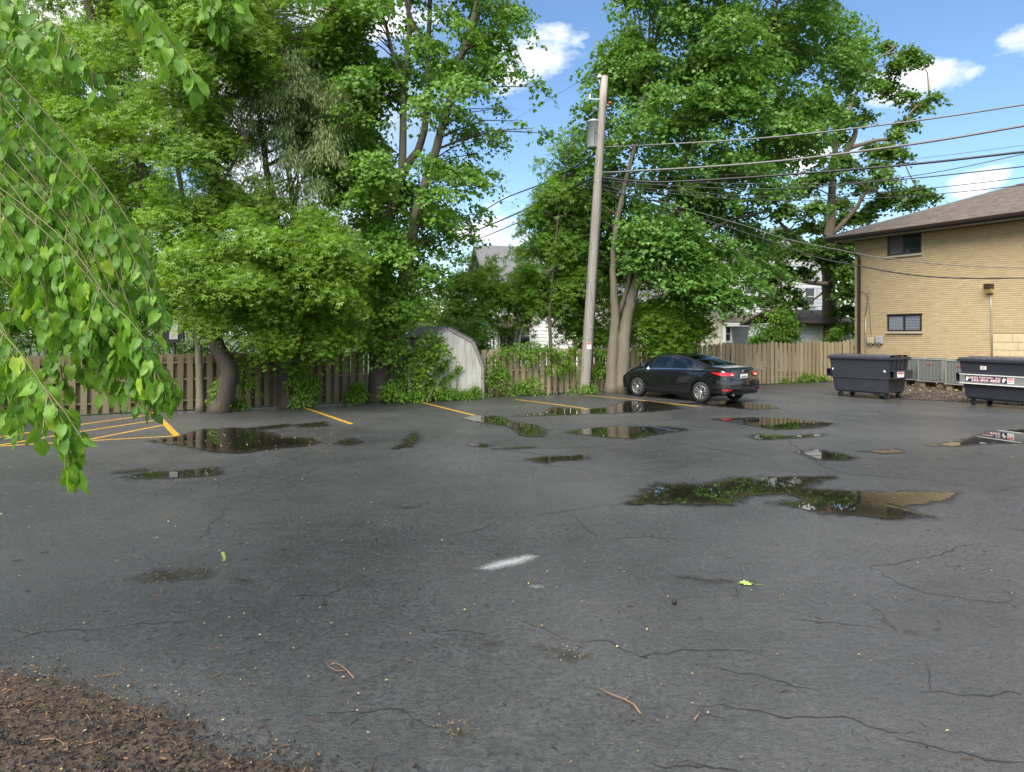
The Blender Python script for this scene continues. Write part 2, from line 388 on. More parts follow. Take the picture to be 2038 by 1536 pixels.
# shed board: weathered white paint, streaked, algae towards the damp foot
t = NT('shed_board')
g = t.noise(14, 6, .65, stretch=(1, 1, .08)); b1 = t.noise(1.9, 5, .6)
sp = t.n('ShaderNodeSeparateXYZ'); t.l(t.co, sp.inputs[0])
c = t.ramp(g, [(.3, (.36, .34, .285)), (.5, (.55, .53, .46)), (.75, (.66, .64, .57))]); c = t.mix(t.ramp(b1, [(.5, 0), (.75, .5)]), c, (.27, .25, .22))
al = t.ramp(t.math('ADD', sp.outputs['Z'], t.math('MULTIPLY', t.noise(3, 5), .9)), [(.55, .75), (1.0, 0)])
c = t.mix(al, c, (.20, .19, .055))
M['shed'] = t.done(t.bsdf(c, .85, t.bump(g, .4, .006)))
M['shed_trim'] = plain('shed_trim', (.30, .26, .23), .8, .25, 6)
M['shed_side'] = plain('dark_sheet_metal', (.045, .047, .05), .6, .3, 4)
M['black_board'] = plain('black_board', (.007, .007, .008), .6, .2)
M['pale_panel'] = plain('pale_panel', (.40, .40, .37), .7, .1, 20)
# greens
M['leaf_elder'] = leafmat('leaf_box_elder', (0.072, 0.159, 0.012), (0.150, 0.293, 0.021), (0.265, 0.435, 0.037), .51, yel=(0.388, 0.511, 0.054))  #L2
M['leaf_silver'] = leafmat('leaf_silver_maple', (0.052, 0.134, 0.015), (0.112, 0.249, 0.024), (0.208, 0.376, 0.037), .49)  #L2
M['leaf_norway'] = leafmat('leaf_norway_maple', (0.049, 0.128, 0.021), (0.103, 0.230, 0.036), (0.186, 0.338, 0.054), .45)  #L2
M['leaf_oak'] = leafmat('leaf_oak', (0.043, 0.102, 0.015), (0.088, 0.185, 0.026), (0.165, 0.281, 0.043), .43)  #L2
M['leaf_willow'] = leafmat('leaf_willow', (0.130, 0.208, 0.077), (0.259, 0.354, 0.140), (0.450, 0.524, 0.243), .47)  #L2
M['leaf_vine'] = leafmat('leaf_vine', (0.065, 0.159, 0.012), (0.143, 0.300, 0.024), (0.258, 0.435, 0.043), .49)  #L2
M['leaf_far'] = leafmat('leaf_far', (0.049, 0.115, 0.015), (0.101, 0.211, 0.024), (0.186, 0.319, 0.040), .47)  #L2
M['leaf_fore'] = leafmat('leaf_linden', (0.078, 0.192, 0.024), (0.137, 0.307, 0.028), (0.236, 0.428, 0.037), .52, .50, yel=(0.430, 0.536, 0.043))  #L2
M['bark_grey'] = bark('bark_grey', (.085, .068, .05), (.24, .20, .155), (.13, .135, .06))
M['bark_dark'] = bark('bark_dark', (.035, .027, .02), (.10, .078, .058))
M['bark_oak'] = bark('bark_oak', (.06, .045, .03), (.22, .165, .105), None, 1.5)
M['twig'] = plain('twig_bark', (.13, .115, .045), .7, .3, 20)
M['stick'] = plain('dead_twig', (.17, .10, .055), .75, .3, 20)
M['stem_green'] = plain('green_stem', (.16, .20, .04), .6, .2)
t = NT('litter'); a = t.attr('rnd')
c = t.ramp(a, [(0, (.05, .03, .016)), (.35, (.15, .085, .035)), (.65, (.32, .19, .07)), (.85, (.42, .30, .13)), (.93, (.16, .2, .04)), (1, (.45, .4, .3))])
M['litter'] = t.done(t.bsdf(c, .75))
t = NT('mulch'); a = t.attr('rnd')
c = t.ramp(a, [(0, (.008, .007, .007)), (.35, (.022, .018, .016)), (.5, (.075, .043, .024)), (.75, (.20, .105, .045)), (1, (.32, .22, .13))])
M['mulch'] = t.done(t.bsdf(c, .7, t.bump(t.noise(60, 3), .4, .005)))
t = NT('gravel'); a = t.attr('rnd')
c = t.ramp(a, [(0, (.02, .018, .017)), (.5, (.06, .05, .045)), (.85, (.14, .11, .09)), (1, (.36, .29, .2))])
M['gravel'] = t.done(t.bsdf(c, .85))
# ------------------------------------------------------------------ ground
def zpoly(org, sc, pts): return [(org[0] + x / sc, org[1] + y / sc) for x, y in pts]
FS, FI = .505, 22.9                                    # the fence stands on y = FI + FS * x
FU = Vector((1, FS, 0)).normalized(); FN = Vector((FS, -1, 0)).normalized()   # along it; towards the camera
FA = math.atan2(FS, 1)
def fence_pt(x, off=0.0, z=0.0): return Vector((x, FI + FS * x, z)) + FN * off

mb = MB(); mb.add([(-600, -300, -.03), (600, -300, -.03), (600, 900, -.03), (-600, 900, -.03)], [(0, 1, 2, 3)])
tag(mb.build('ground', M['grass']), kind='structure')
a0 = fence_pt(-40, .25); a1 = fence_pt(15.0, .15)
lot = [(-40, a0.y), (a1.x, a1.y), (15.9, 30.4), (18.9, 25.4), (22, 20), (30, 8), (30, -14), (-40, -14)]
mb = MB(); n = len(lot)
# fan of long strips so that the sheet stays flat and light
mb.add([(x, y, 0) for x, y in lot], [tuple(range(n))[::-1]])
asphalt = tag(mb.build('asphalt', M['asphalt']), kind='structure')

def inside(poly, x, y):
    poly = np.array(poly); x1, y1 = poly[:, 0], poly[:, 1]; x2, y2 = np.roll(x1, -1), np.roll(y1, -1)
    c = np.zeros(x.shape, bool)
    for a, b, d, e in zip(x1, y1, x2, y2):
        cond = ((b > y) != (e > y)); xi = (d - a) * (y - b) / ((e - b) if e != b else 1e-9) + a
        c ^= cond & (x < xi)
    return c
def sdist(poly, x, y):
    poly = np.array(poly); d = np.full(x.shape, 1e9)
    for a, b in zip(poly, np.roll(poly, -1, 0)):
        ab = b - a; tt = np.clip(((x - a[0]) * ab[0] + (y - a[1]) * ab[1]) / max(ab @ ab, 1e-9), 0, 1)
        d = np.minimum(d, np.hypot(x - a[0] - tt * ab[0], y - a[1] - tt * ab[1]))
    return np.where(inside(poly, x, y), d, -d)
def sheet(name, px_poly, mat, z, cell=.05, margin=.22, gain=1.0, aniso=None):
    """a flat sheet over the ground polygon of these photo points; 'edge' holds the distance to its shore"""
    poly = [tuple(G(x, y)[:2]) for x, y in px_poly]
    A = np.array(poly); lo, hi = A.min(0) - margin, A.max(0) + margin
    nx, ny = max(3, int((hi[0] - lo[0]) / cell)), max(3, int((hi[1] - lo[1]) / cell))
    X, Y = np.meshgrid(np.linspace(lo[0], hi[0], nx), np.linspace(lo[1], hi[1], ny))
    D = sdist(poly, X, Y)
    keep = D > -margin
    vid = np.full(X.shape, -1)
    q = keep[:-1, :-1] & keep[1:, :-1] & keep[:-1, 1:] & keep[1:, 1:]
    use = np.zeros(X.shape, bool)
    for di in (0, 1):
        for dj in (0, 1): use[di:ny - 1 + di, dj:nx - 1 + dj] |= q
    vid[use] = np.arange(use.sum())
    vs = np.stack([X[use], Y[use], np.full(use.sum(), z)], 1)
    ii, jj = np.nonzero(q)
    fs = np.stack([vid[ii, jj], vid[ii, jj + 1], vid[ii + 1, jj + 1], vid[ii + 1, jj]], 1)
    c = vs.mean(0); c[2] = z
    m = bpy.data.meshes.new(name); m.from_pydata((vs - c).tolist(), [], fs.tolist())
    at = m.attributes.new('edge', 'FLOAT', 'POINT'); at.data.foreach_set('value', (D[use] * gain).astype(np.float32))
    m.materials.append(mat)
    o = bpy.data.objects.new(name, m); COL.objects.link(o); o.location = c
    return o
A7, S7 = (900, 780), 1.791
puddles = [
 [(300, 878), (355, 869), (400, 855), (470, 851), (530, 860), (562, 871), (612, 872), (632, 881), (600, 889), (540, 894), (480, 902), (430, 900), (380, 890)],
 [(245, 949), (290, 940), (350, 938), (432, 931), (434, 945), (380, 949), (320, 953), (270, 953)],
 [(215, 941), (280, 933), (290, 936), (240, 943)],
 [(488, 853), (570, 844), (580, 848), (520, 856)], [(588, 845), (648, 839), (650, 848), (600, 851)],
 zpoly(A7, S7, [(35, 95), (80, 84), (165, 87), (215, 107), (300, 119), (335, 139), (312, 160), (248, 157), (236, 141), (196, 122), (105, 109)]),
 zpoly(A7, S7, [(340, 70), (360, 55), (480, 63), (560, 55), (620, 33), (700, 33), (770, 42), (815, 60), (700, 71), (560, 76), (380, 83), (215, 87)]),
 zpoly(A7, S7, [(800, 40), (870, 38), (960, 32), (1050, 40), (1120, 45), (1158, 59), (1060, 63), (950, 52)]),
 zpoly(A7, S7, [(405, 145), (490, 129), (620, 124), (760, 124), (845, 135), (760, 146), (640, 167), (540, 161), (480, 153)]),
 zpoly(A7, S7, [(925, 97), (1080, 91), (1250, 99), (1358, 113), (1300, 130), (1150, 134), (1040, 116)]),
 zpoly(A7, S7, [(1060, 156), (1120, 151), (1190, 158), (1320, 149), (1310, 158), (1190, 167), (1090, 170)]),
 zpoly(A7, S7, [(270, 241), (330, 233), (475, 226), (475, 240), (380, 246), (330, 254)]),
 zpoly(A7, S7, [(1245, 216), (1300, 206), (1400, 224), (1435, 235), (1390, 245), (1300, 242)]),
 zpoly(A7, S7, [(1470, 213), (1590, 206), (1594, 216), (1540, 220)]),
 zpoly(A7, S7, [(1700, 192), (1810, 179), (1930, 139), (2080, 134), (2080, 182), (1880, 186), (1800, 193)]),
 zpoly(A7, S7, [(630, 402), (730, 329), (900, 330), (1010, 306), (1200, 304), (1365, 302), (1290, 326), (1262, 346), (1440, 355), (1560, 360), (1660, 357), (1795, 360), (1745, 390), (1680, 398),
                (1605, 410), (1695, 446), (1600, 455), (1450, 442), (1330, 434), (1220, 411), (1150, 396), (1262, 386), (1200, 364), (1050, 371), (1000, 401), (900, 404), (780, 399)]),
 zpoly(A7, S7, [(60, 190), (100, 184), (135, 190), (110, 199)]), zpoly(A7, S7, [(150, 205), (240, 196), (300, 196), (230, 202)]),
 [(785, 893), (800, 884), (826, 860), (832, 872), (815, 890)], [(670, 883), (700, 872), (715, 880), (695, 886)],
]
for p in puddles: tag(sheet('puddle', p, M['water'], .009, .05, .34), kind='structure')
stains = [[(215, 1160), (330, 1128), (440, 1130), (420, 1150), (300, 1165)], [(860, 1450), (930, 1430), (960, 1455), (900, 1475)], [(1050, 1290), (1140, 1280), (1190, 1310), (1130, 1320)],
          [(930, 1270), (1010, 1265), (1020, 1285), (950, 1290)], [(450, 1150), (520, 1145), (510, 1158), (460, 1160)], [(1330, 1146), (1450, 1150), (1500, 1160), (1400, 1165)],
          [(1780, 1245), (1830, 1255), (1800, 1262)], [(740, 1010), (860, 1000), (830, 1014)], [(2010, 1052), (2060, 1045), (2060, 1072)]]
for p in stains: tag(sheet('damp_stain', p, M['stain'], .005, .03, .15), kind='structure')
for p in ([(940, 1133), (985, 1116), (1050, 1103), (1080, 1108), (1040, 1124), (975, 1138)], [(1050, 1166), (1075, 1163), (1086, 1170), (1062, 1173)]):
    tag(sheet('white_smear', p, M['whitesmear'], .005, .012, .05, 1.6), kind='structure')

def ribbon(pts, width, z, jit=0.0, taper=False):
    """flat strip along ground points (x, y); returns MB"""
    pts = [Vector((p[0], p[1], 0)) for p in pts]; mb = MB(); ph = [random.uniform(0, 6.28) for _ in range(6)]; walk = 0.0; run = 0.0
    out = []
    for a, b in zip(pts[:-1], pts[1:]):
        k = min(120, max(2, int((b - a).length / .035))) if jit else 2
        for i in range(k): out.append(a.lerp(b, i / k))
    out.append(pts[-1]); n = len(out)
    rows = []
    for i, p in enumerate(out):
        t_ = (out[min(i + 1, n - 1)] - out[max(i - 1, 0)]).normalized(); s_ = Vector((-t_.y, t_.x, 0))
        w = width * (1 if not taper else (.35 + .9 * random.random()) * min(1, 4 * min(i, n - 1 - i) / n + .15))
        run += .035; walk = walk * .93 + random.gauss(0, jit * .55)
        o = s_ * (walk + jit * 1.2 * math.sin(run * 9 + ph[0]) + jit * .6 * math.sin(run * 31 + ph[1])) if taper else s_ * random.gauss(0, jit)
        rows.append([p + o - s_ * w / 2 + Vector((0, 0, z)), p + o + s_ * w / 2 + Vector((0, 0, z))])
    return mb.grid(rows, False)
for l_, w in [([(-60, 880), (0, 870), (131, 849), (303, 825)], .10), ([(-60, 895), (0, 886), (134, 863), (312, 836)], .10), ([(178, 874.5), (325, 846)], .10),
              ([(-60, 891), (0, 888), (131, 880), (353, 867.5)], .10), ([(303, 820), (319, 834), (353, 868)], .13),
              ([(598, 809), (640, 823), (700, 844)], .11), ([(833, 799), (880, 811), (950, 828)], .11), ([(1026, 795), (1100, 804), (1170, 814), (1205, 820)], .11), ([(1163, 786), (1270, 796), (1390, 809)], .11)]:
    g = [G(x, y) for x, y in l_]
    tag(ribbon([(p.x, p.y) for p in g], w, .004 + .0012 * random.random(), .004).build('parking_line', M['yellow'], loc=g[0]), kind='structure')
cracks = [[(1000, 1034), (1060, 1024), (1110, 1018), (1190, 1008), (1290, 1000)], [(1120, 1016), (1150, 1035), (1180, 1060), (1205, 1075)], [(1205, 1072), (1300, 1070), (1390, 1075)],
          [(1330, 1145), (1390, 1152), (1470, 1160)], [(1718, 1127), (1780, 1155), (1850, 1180), (1930, 1195), (2060, 1198)], [(1718, 1127), (1800, 1118), (1900, 1090), (1950, 1080)],
          [(1580, 1235), (1650, 1237), (1760, 1250)], [(1740, 1232), (1790, 1258)], [(1100, 1278), (1215, 1280), (1270, 1310), (1340, 1300), (1480, 1290), (1560, 1315)],
          [(1370, 1405), (1480, 1422), (1580, 1430), (1680, 1435), (1770, 1465), (1830, 1458)], [(1770, 1465), (1900, 1500), (2060, 1530)], [(850, 1262), (940, 1252), (1010, 1268)],
          [(200, 1252), (290, 1245), (390, 1235)], [(0, 1280), (90, 1262), (200, 1252)], [(460, 1000), (440, 1020), (425, 1050), (400, 1080)], [(455, 1000), (490, 978), (560, 955), (640, 930), (760, 905), (860, 892), (960, 885)],
          [(960, 890), (1080, 905), (1200, 915)], [(940, 908), (1010, 915), (1090, 925), (1220, 945)], [(560, 1185), (640, 1180), (690, 1170)], [(1000, 895), (1150, 890), (1290, 882)], [(1560, 870), (1640, 930), (1700, 945), (1800, 952), (1960, 970)],
          [(1500, 818), (1640, 830), (1760, 845)], [(1700, 800), (1760, 826), (1790, 835)], [(1960, 985), (2060, 960)], [(1230, 860), (1400, 890), (1560, 920)], [(880, 1070), (960, 1052), (1000, 1038)],
          [(1280, 1510), (1400, 1520), (1520, 1545)], [(640, 1420), (760, 1410), (820, 1425)], [(1840, 1380), (1950, 1390), (2060, 1385)], [(1420, 1330), (1520, 1350), (1600, 1385)]]
for cpx in cracks:
    g = [G(x, y) for x, y in cpx]
    far = g[0].y > 12
    ribbon([(p.x, p.y) for p in g], .011 if not far else .022, .0035, .016, True).build('crack', M['crack'], asphalt)
    if not far:
        for _ in range(1):
            i = random.randrange(len(g) - 1); a = g[i].lerp(g[i + 1], random.random()); d = Vector((random.gauss(0, .14), random.gauss(0, .14), 0))
            ribbon([a[:2], (a + d)[:2], (a + d * 1.7 + Vector((random.gauss(0, .08), random.gauss(0, .08), 0)))[:2]], .006, .0031, .010, True).build('crack', M['crack'], asphalt)

# ------------------------------------------------------------------ scatter meshes
FLAT = ('tan_brick', 'roof_shingles', 'mulch', 'gravel')
def scatter_mesh(name, mat, pos, templ, faces, scale, rot, rnd, parent=None, kind='stuff', label=None, off=None):
    """pos (N,3); templ (k,3); rot (N,3,3); scale (N,) or (N,3); one mesh with a per-face random"""
    templ = np.array(templ, float); k = len(templ); N = len(pos)
    sc = np.asarray(scale); sc = sc[:, None, None] if sc.ndim == 1 else sc[:, None, :]
    v = np.einsum('nij,nkj->nki', rot, templ[None] * sc) + pos[:, None, :]
    if off is not None: v = v - np.array(off)
    v = v.reshape(-1, 3).astype(np.float32)
    sizes = np.array([len(f) for f in faces]); flat = np.concatenate([np.array(f) for f in faces])
    li = (flat[None] + (np.arange(N) * k)[:, None]).ravel()
    ls = np.concatenate([[0], np.cumsum(np.tile(sizes, N))[:-1]])
    m = bpy.data.meshes.new(name)
    m.vertices.add(len(v)); m.vertices.foreach_set('co', v.ravel())
    m.loops.add(len(li)); m.loops.foreach_set('vertex_index', li.astype(np.int32))
    m.polygons.add(len(ls)); m.polygons.foreach_set('loop_start', ls.astype(np.int32))
    if k in (6, 8): m.polygons.foreach_set('use_smooth', np.zeros(len(ls), bool) if mat.name in FLAT else np.ones(len(ls), bool))
    m.update(calc_edges=True)
    at = m.attributes.new('rnd', 'FLOAT', 'FACE'); at.data.foreach_set('value', np.repeat(np.clip(rnd, 0, 1), len(faces)).astype(np.float32))
    m.materials.append(mat)
    o = bpy.data.objects.new(name, m); COL.objects.link(o)
    if parent is not None: o.parent = parent
    if off is not None and parent is None: o.location = off
    return tag(o, label, kind=kind)
def rand_rot(N, flat=1.0):
    """random yaw with a limited tilt"""
    yaw = rng.uniform(0, 2 * np.pi, N); tx = rng.normal(0, flat, N); ty = rng.normal(0, flat, N)
    cz, sz, cx, sx, cy, sy = np.cos(yaw), np.sin(yaw), np.cos(tx), np.sin(tx), np.cos(ty), np.sin(ty)
    Z = np.zeros(N); O = np.ones(N)
    Rz = np.stack([cz, -sz, Z, sz, cz, Z, Z, Z, O], 1).reshape(-1, 3, 3)
    Rx = np.stack([O, Z, Z, Z, cx, -sx, Z, sx, cx], 1).reshape(-1, 3, 3)
    Ry = np.stack([cy, Z, sy, Z, O, Z, -sy, Z, cy], 1).reshape(-1, 3, 3)
    return Rz @ Rx @ Ry
BOXV = [(x, y, z) for x in (-.5, .5) for y in (-.5, .5) for z in (-.5, .5)]
BOXF = [(0, 1, 3, 2), (4, 6, 7, 5), (0, 4, 5, 1), (2, 3, 7, 6), (0, 2, 6, 4), (1, 5, 7, 3)]
OCTV = [(.5, 0, 0), (-.5, .1, 0), (0, .5, .05), (.05, -.5, 0), (0, 0, .45), (0, .05, -.45)]
OCTF = [(0, 2, 4), (2, 1, 4), (1, 3, 4), (3, 0, 4), (2, 0, 5), (1, 2, 5), (3, 1, 5), (0, 3, 5)]
LITV = [(0, -.5, 0), (.3, -.1, .12), (0, .5, .05), (-.3, -.1, .1)]; LITF = [(0, 1, 2), (0, 2, 3)]
def pts_in(px_poly, N, z):
    poly = [tuple(G(x, y)[:2]) for x, y in px_poly]; A = np.array(poly); lo, hi = A.min(0), A.max(0); out = np.zeros((0, 2))
    while len(out) < N:
        q = rng.uniform(lo, hi, (N * 2, 2)); q = q[inside(poly, q[:, 0], q[:, 1])]; out = np.vstack([out, q])
    return np.column_stack([out[:N], np.full(N, z)])
# mulch bed in the near left corner
bed = [(-260, 1330), (0, 1338), (90, 1352), (190, 1378), (255, 1398), (330, 1412), (390, 1452), (440, 1500), (560, 1522), (690, 1545), (860, 1620), (600, 1900), (-600, 1900)]
o = sheet('mulch_bed', bed, M['mulch_soil'], .006, .03, .25); tag(o, kind='structure')
q = pts_in(bed, 8800, .012); q[:, :2] += rng.normal(0, .11, (len(q), 2)); q[:, 2] += rng.uniform(0, .02, len(q))
back = np.clip((q[:, 1] - 3.3) / 1.0, 0, 1)            # towards the lot the chips are finer and browner
sc = np.stack([rng.uniform(.008, .036, len(q)) * (1 - .5 * back), rng.uniform(.003, .009, len(q)), rng.uniform(.002, .007, len(q))], 1)
rn = np.clip(rng.beta(1.3, 2.6, len(q)) * .75 + back * rng.uniform(.1, .45, len(q)), 0, 1)
tag(scatter_mesh('mulch_chips', M['mulch'], q, BOXV, BOXF, sc, rand_rot(len(q), .35), rn), 'dark wood mulch chips and bark crumbs in the near left corner', 'mulch')
# litter of small dead leaves on the asphalt
regs = [([(0, 800), (760, 800), (760, 1000), (0, 1000)], 420, .03), ([(0, 1000), (900, 1000), (900, 1536), (0, 1536)], 420, .022), ([(900, 1100), (2038, 1100), (2038, 1536), (900, 1536)], 160, .02),
        ([(380, 855), (650, 855), (640, 905), (400, 910)], 60, .035), ([(620, 870), (655, 868), (660, 890), (600, 895)], 60, .03), ([(900, 800), (2038, 800), (2038, 1000), (900, 1000)], 150, .03), ([(-260, 1320), (390, 1340), (640, 1545), (-300, 1560)], 500, .016),
        ([(215, 1160), (330, 1128), (440, 1130), (420, 1150), (300, 1165)], 160, .014), ([(1050, 1280), (1140, 1280), (1190, 1310), (1110, 1320)], 70, .012), ([(860, 1450), (930, 1430), (960, 1455), (900, 1475)], 60, .012)]
qs, ss = [], []
for reg, N, s_ in regs: q = pts_in(reg, N, .014); qs.append(q); ss.append(rng.uniform(.4, 1.25, N) * s_)
q = np.vstack(qs); ss = np.concatenate(ss); q[:, 2] += ss * .1
tag(scatter_mesh('leaf_litter', M['litter'], q, LITV, LITF, ss, rand_rot(len(q), .25), rng.uniform(0, 1, len(q))), 'small dead leaves and seeds strewn over the wet asphalt', 'leaf litter')
# short dark needles and twig bits
q = pts_in([(1000, 1020), (2038, 1000), (2038, 1536), (900, 1536)], 120, .010); sc = np.stack([rng.uniform(.012, .06, len(q)), rng.uniform(.002, .005, len(q)), rng.uniform(.003, .006, len(q))], 1)
q2 = pts_in([(0, 1100), (1000, 1060), (1000, 1536), (300, 1536)], 90, .010); sc2 = np.stack([rng.uniform(.015, .07, len(q2)), rng.uniform(.003, .006, len(q2)), rng.uniform(.003, .006, len(q2))], 1)
tag(scatter_mesh('twig_bits', M['mulch'], np.vstack([q, q2]), BOXV, BOXF, np.vstack([sc, sc2]), rand_rot(210, .05), rng.uniform(0, .7, 210)), 'short dark twig bits scattered on the asphalt', 'twigs')
# grit and gravel bed along the brick building
gb = [(1770, 800), (1800, 795), (1860, 797), (1935, 801), (2090, 812), (2090, 770), (1930, 752), (1800, 752), (1690, 760), (1700, 770)]
tag(sheet('gravel_bed', gb, M['soil'], .012, .12, .0), kind='structure')
q = pts_in(gb, 3600, .022); sc = rng.uniform(.03, .085, (len(q), 1)) * np.array([[1, .8, .6]])
tag(scatter_mesh('gravel', M['gravel'], q, OCTV, OCTF, sc, rand_rot(len(q), .6), rng.beta(1.2, 2.2, len(q))), 'dark gravel in the bed below the brick wall', 'gravel')
q = pts_in([(1775, 790), (1935, 798), (2060, 806), (2060, 775), (1930, 765), (1800, 765)], 330, .06); ss = rng.uniform(.04, .10, 330)
tag(scatter_mesh('fallen_leaves', M['litter'], q, LITV, LITF, ss, rand_rot(330, .35), rng.uniform(.3, 1, 330)), 'tan fallen leaves lying on the gravel by the condensers', 'leaves')
# single things on the ground
def lobed_leaf(s_):
    out = []
    for k in range(20):
        a = 2 * math.pi * k / 20; r = [1, .5, .85, .42, .95, .5, .8, .4, .7, .35, .16, .35, .7, .4, .8, .5, .95, .42, .85, .5][k]
        out.append((s_ * r * math.sin(a), s_ * r * math.cos(a), .006 * math.cos(3 * a)))
    return out
p = G(1485, 1164); mb = MB(); vv = [(0, 0, .006)] + lobed_leaf(.075)
mb.add([(p.x + x * 1.1, p.y + y, .014 + z) for x, y, z in vv], [(0, 1 + k, 1 + (k + 1) % 20) for k in range(20)])
M['leaf_pale'] = plain('pale_leaf', (.30, .42, .09), .5, .25, 30)
o = mb.build('maple_leaf', M['leaf_pale'], loc=p, label='pale green maple leaf lying alone on the asphalt', cat='leaf')
mb = MB(); mb.tube([(p.x + .07, p.y - .02, .012), (p.x + .13, p.y - .035, .012)], .0025, 5); mb.build('stalk', M['stem_green'], o)
p = G(1342, 1203); mb = MB(); rr = .022
mb.lathe([(0, -rr), (rr * .7, -rr * .75), (rr, -.004), (rr * .95, rr * .4), (rr * .5, rr * .85), (.003, rr)], 10, (p.x, p.y, rr + .002))
mb.build('nut_husk', M['crack'], loc=p, label='small dark round nut husk on the grey asphalt', cat='nut')
def stick(pts, r, label, name='twig', sub=None):
    g = [G(x, y) for x, y in pts]; mb = MB(); n = len(g)
    q = [Vector((a.x, a.y, .010 + r + .006 * math.sin(i * 1.7) ** 2)) for i, a in enumerate(g)]
    mb.tube(q, [r * (1 - .5 * i / (n - 1)) for i in range(n)], 6)
    o = mb.build(name, M['stick'], loc=g[0], label=label, cat='twig')
    for s_ in sub or []:
        g2 = [G(x, y) for x, y in s_]; m2 = MB(); m2.tube([Vector((a.x, a.y, .012 + r)) for a in g2], [r * (.6 - .1 * i) for i in range(len(g2))], 5); m2.build('side_twig', M['stick'], o)
stick([(1275, 1426), (1262, 1410), (1245, 1398), (1215, 1388), (1190, 1374)], .006, 'forked brown twig right of centre near the bottom of the picture', sub=[[(1245, 1398), (1250, 1392), (1258, 1389)]])
stick([(705, 1355), (690, 1340), (677, 1328), (662, 1325)], .0055, 'curled brown twig on the dark asphalt near the mulch', sub=[[(690, 1340), (668, 1340), (655, 1332), (645, 1318)]])
stick([(1382, 1438), (1395, 1422)], .0055, 'short straight brown twig near the bottom centre')
stick([(0, 1412), (60, 1406), (118, 1385)], .004, 'long thin orange twig lying across the mulch')
stick([(65, 1479), (110, 1477), (135, 1490)], .004, 'short orange twig on the mulch at the left edge')
stick([(150, 1490), (190, 1483), (220, 1470)], .004, 'orange twig beside dark wood chips in the mulch')
stick([(168, 1420), (176, 1434), (184, 1448)], .004, 'small upright orange twig in the mulch corner')
p = G(444, 1120); mb = MB()
mb.grid([[(p.x - .012 + .01 * math.sin(i * .9), p.y, .012 + i * .017), (p.x + .012 + .008 * math.sin(i * .9), p.y + .012, .012 + i * .017)] for i in range(6)])
mb.build('curled_leaf', M['leaf_pale'], loc=p, label='small curled green leaf standing on the dark asphalt', cat='leaf')

# ------------------------------------------------------------------ fence
def board_mesh(w, h, dog, mat='timber'):
    mb = MB(); hw = w / 2
    prof = [(-hw, 0, 0), (hw, 0, 0), (hw, 0, h - dog), (hw * .5, 0, h - dog * .25), (0, 0, h), (-hw * .5, 0, h - dog * .25), (-hw, 0, h - dog)] if dog else [(-hw, 0, 0), (hw, 0, 0), (hw, 0, h), (-hw, 0, h)]
    return mb.prism(prof, (0, .02, 0)).mesh('board', M[mat])
BM = [board_mesh(.142, 1.0, .0), board_mesh(.142, 1.0, .045), board_mesh(.142, 1.0, .0, 'timber_brown_shaded')]
def fence(x0, x1, label, hfun, dog, per=.245, wide=1.0):
    a, b = fence_pt(x0), fence_pt(x1); L = (b - a).length
    root = empty('board_fence', a, label, 'fence', rz=FA)
    n = int(L / per)
    for i in range(n + 1):
        s_ = i * per; h_ = hfun(x0 + s_ * FU.x)
        link('board', BM[dog], root, (s_, -.066 + random.gauss(0, .004), .03 + random.uniform(-.015, .01)), (random.gauss(0, .006), random.gauss(0, .006), 0), (random.uniform(.96, 1.04) * wide, 1, h_ + random.gauss(0, .008)))
        if i < n:
            h_ = hfun(x0 + (s_ + per / 2) * FU.x)
            link('board', BM[dog], root, (s_ + per / 2, .046 + random.gauss(0, .004), .03), (0, random.gauss(0, .006), 0), (wide, 1, h_ + random.gauss(0, .008)))
    for z in (.28, .85, 1.30):
        mb = MB(); mb.box((L / 2, 0, z), (L, .09, .045)); mb.build('rail', M['timber_brown_shaded' if dog == 2 else 'timber'], root, local=True)
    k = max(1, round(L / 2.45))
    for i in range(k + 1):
        mb = MB(); mb.box((min(max(L * i / k, .05), L - .05), .115, .72), (.09, .09, 1.44)); mb.build('post', M['timber_brown_shaded' if dog == 2 else 'timber'], root, local=True)
    return root
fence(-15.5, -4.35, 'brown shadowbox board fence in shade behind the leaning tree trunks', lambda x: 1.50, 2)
fence(-.95, 4.2, 'weathered board fence between the old shed and the twin trunk maple', lambda x: 1.52, 0)
def wavy(x):
    ph = ((x - 4.2) / 2.2) % 1.0
    return 1.60 + .012 * (x - 4.2) + .10 * (abs(ph - .5) * 2) ** 1.5 - .03
fence(4.42, 15.35, 'pale board fence with a scalloped top behind the black car', wavy, 1, wide=1.32)

# ------------------------------------------------------------------ old shed
so0 = Vector((-3.30, FI + FS * -3.3, 0)) + FN * .45
def sp(u, z, d=0.0): return so0 + FU * u + Vector((0, 0, z)) - FN * d
shed = empty('garden_shed', so0, 'small old gambrel shed with weathered white end wall in the fence line', 'shed')
prof = [(0, 0), (2.36, 0), (2.36, .98), (2.02, 1.80), (1.20, 2.20), (.42, 1.86), (0, .98)]
mb = MB(); mb.prism([sp(u, z, .03) for u, z in prof], -FN * 2.2); mb.build('shed_body', M['shed_side'], shed)
xs = [0, .30, .60, .90, 1.20, 1.50, 1.80, 2.10, 2.36]
pu, pz = [0, .42, 1.20, 2.02, 2.36], [.98, 1.86, 2.20, 1.80, .98]
for a, b in zip(xs[:-1], xs[1:]):                       # grooved sheet siding, one panel strip at a time
    tops = [(b - .004, float(np.interp(b, pu, pz)))] + [(u, z) for u, z in list(zip(pu, pz))[::-1] if a < u < b] + [(a + .004, float(np.interp(a, pu, pz)))]
    poly = [(a + .004, .02), (b - .004, .02)] + tops
    mb = MB(); mb.prism([sp(u, z, -.0) for u, z in poly], FN * (.012 + .003 * random.random())); mb.build('siding_panel', M['shed'], shed)
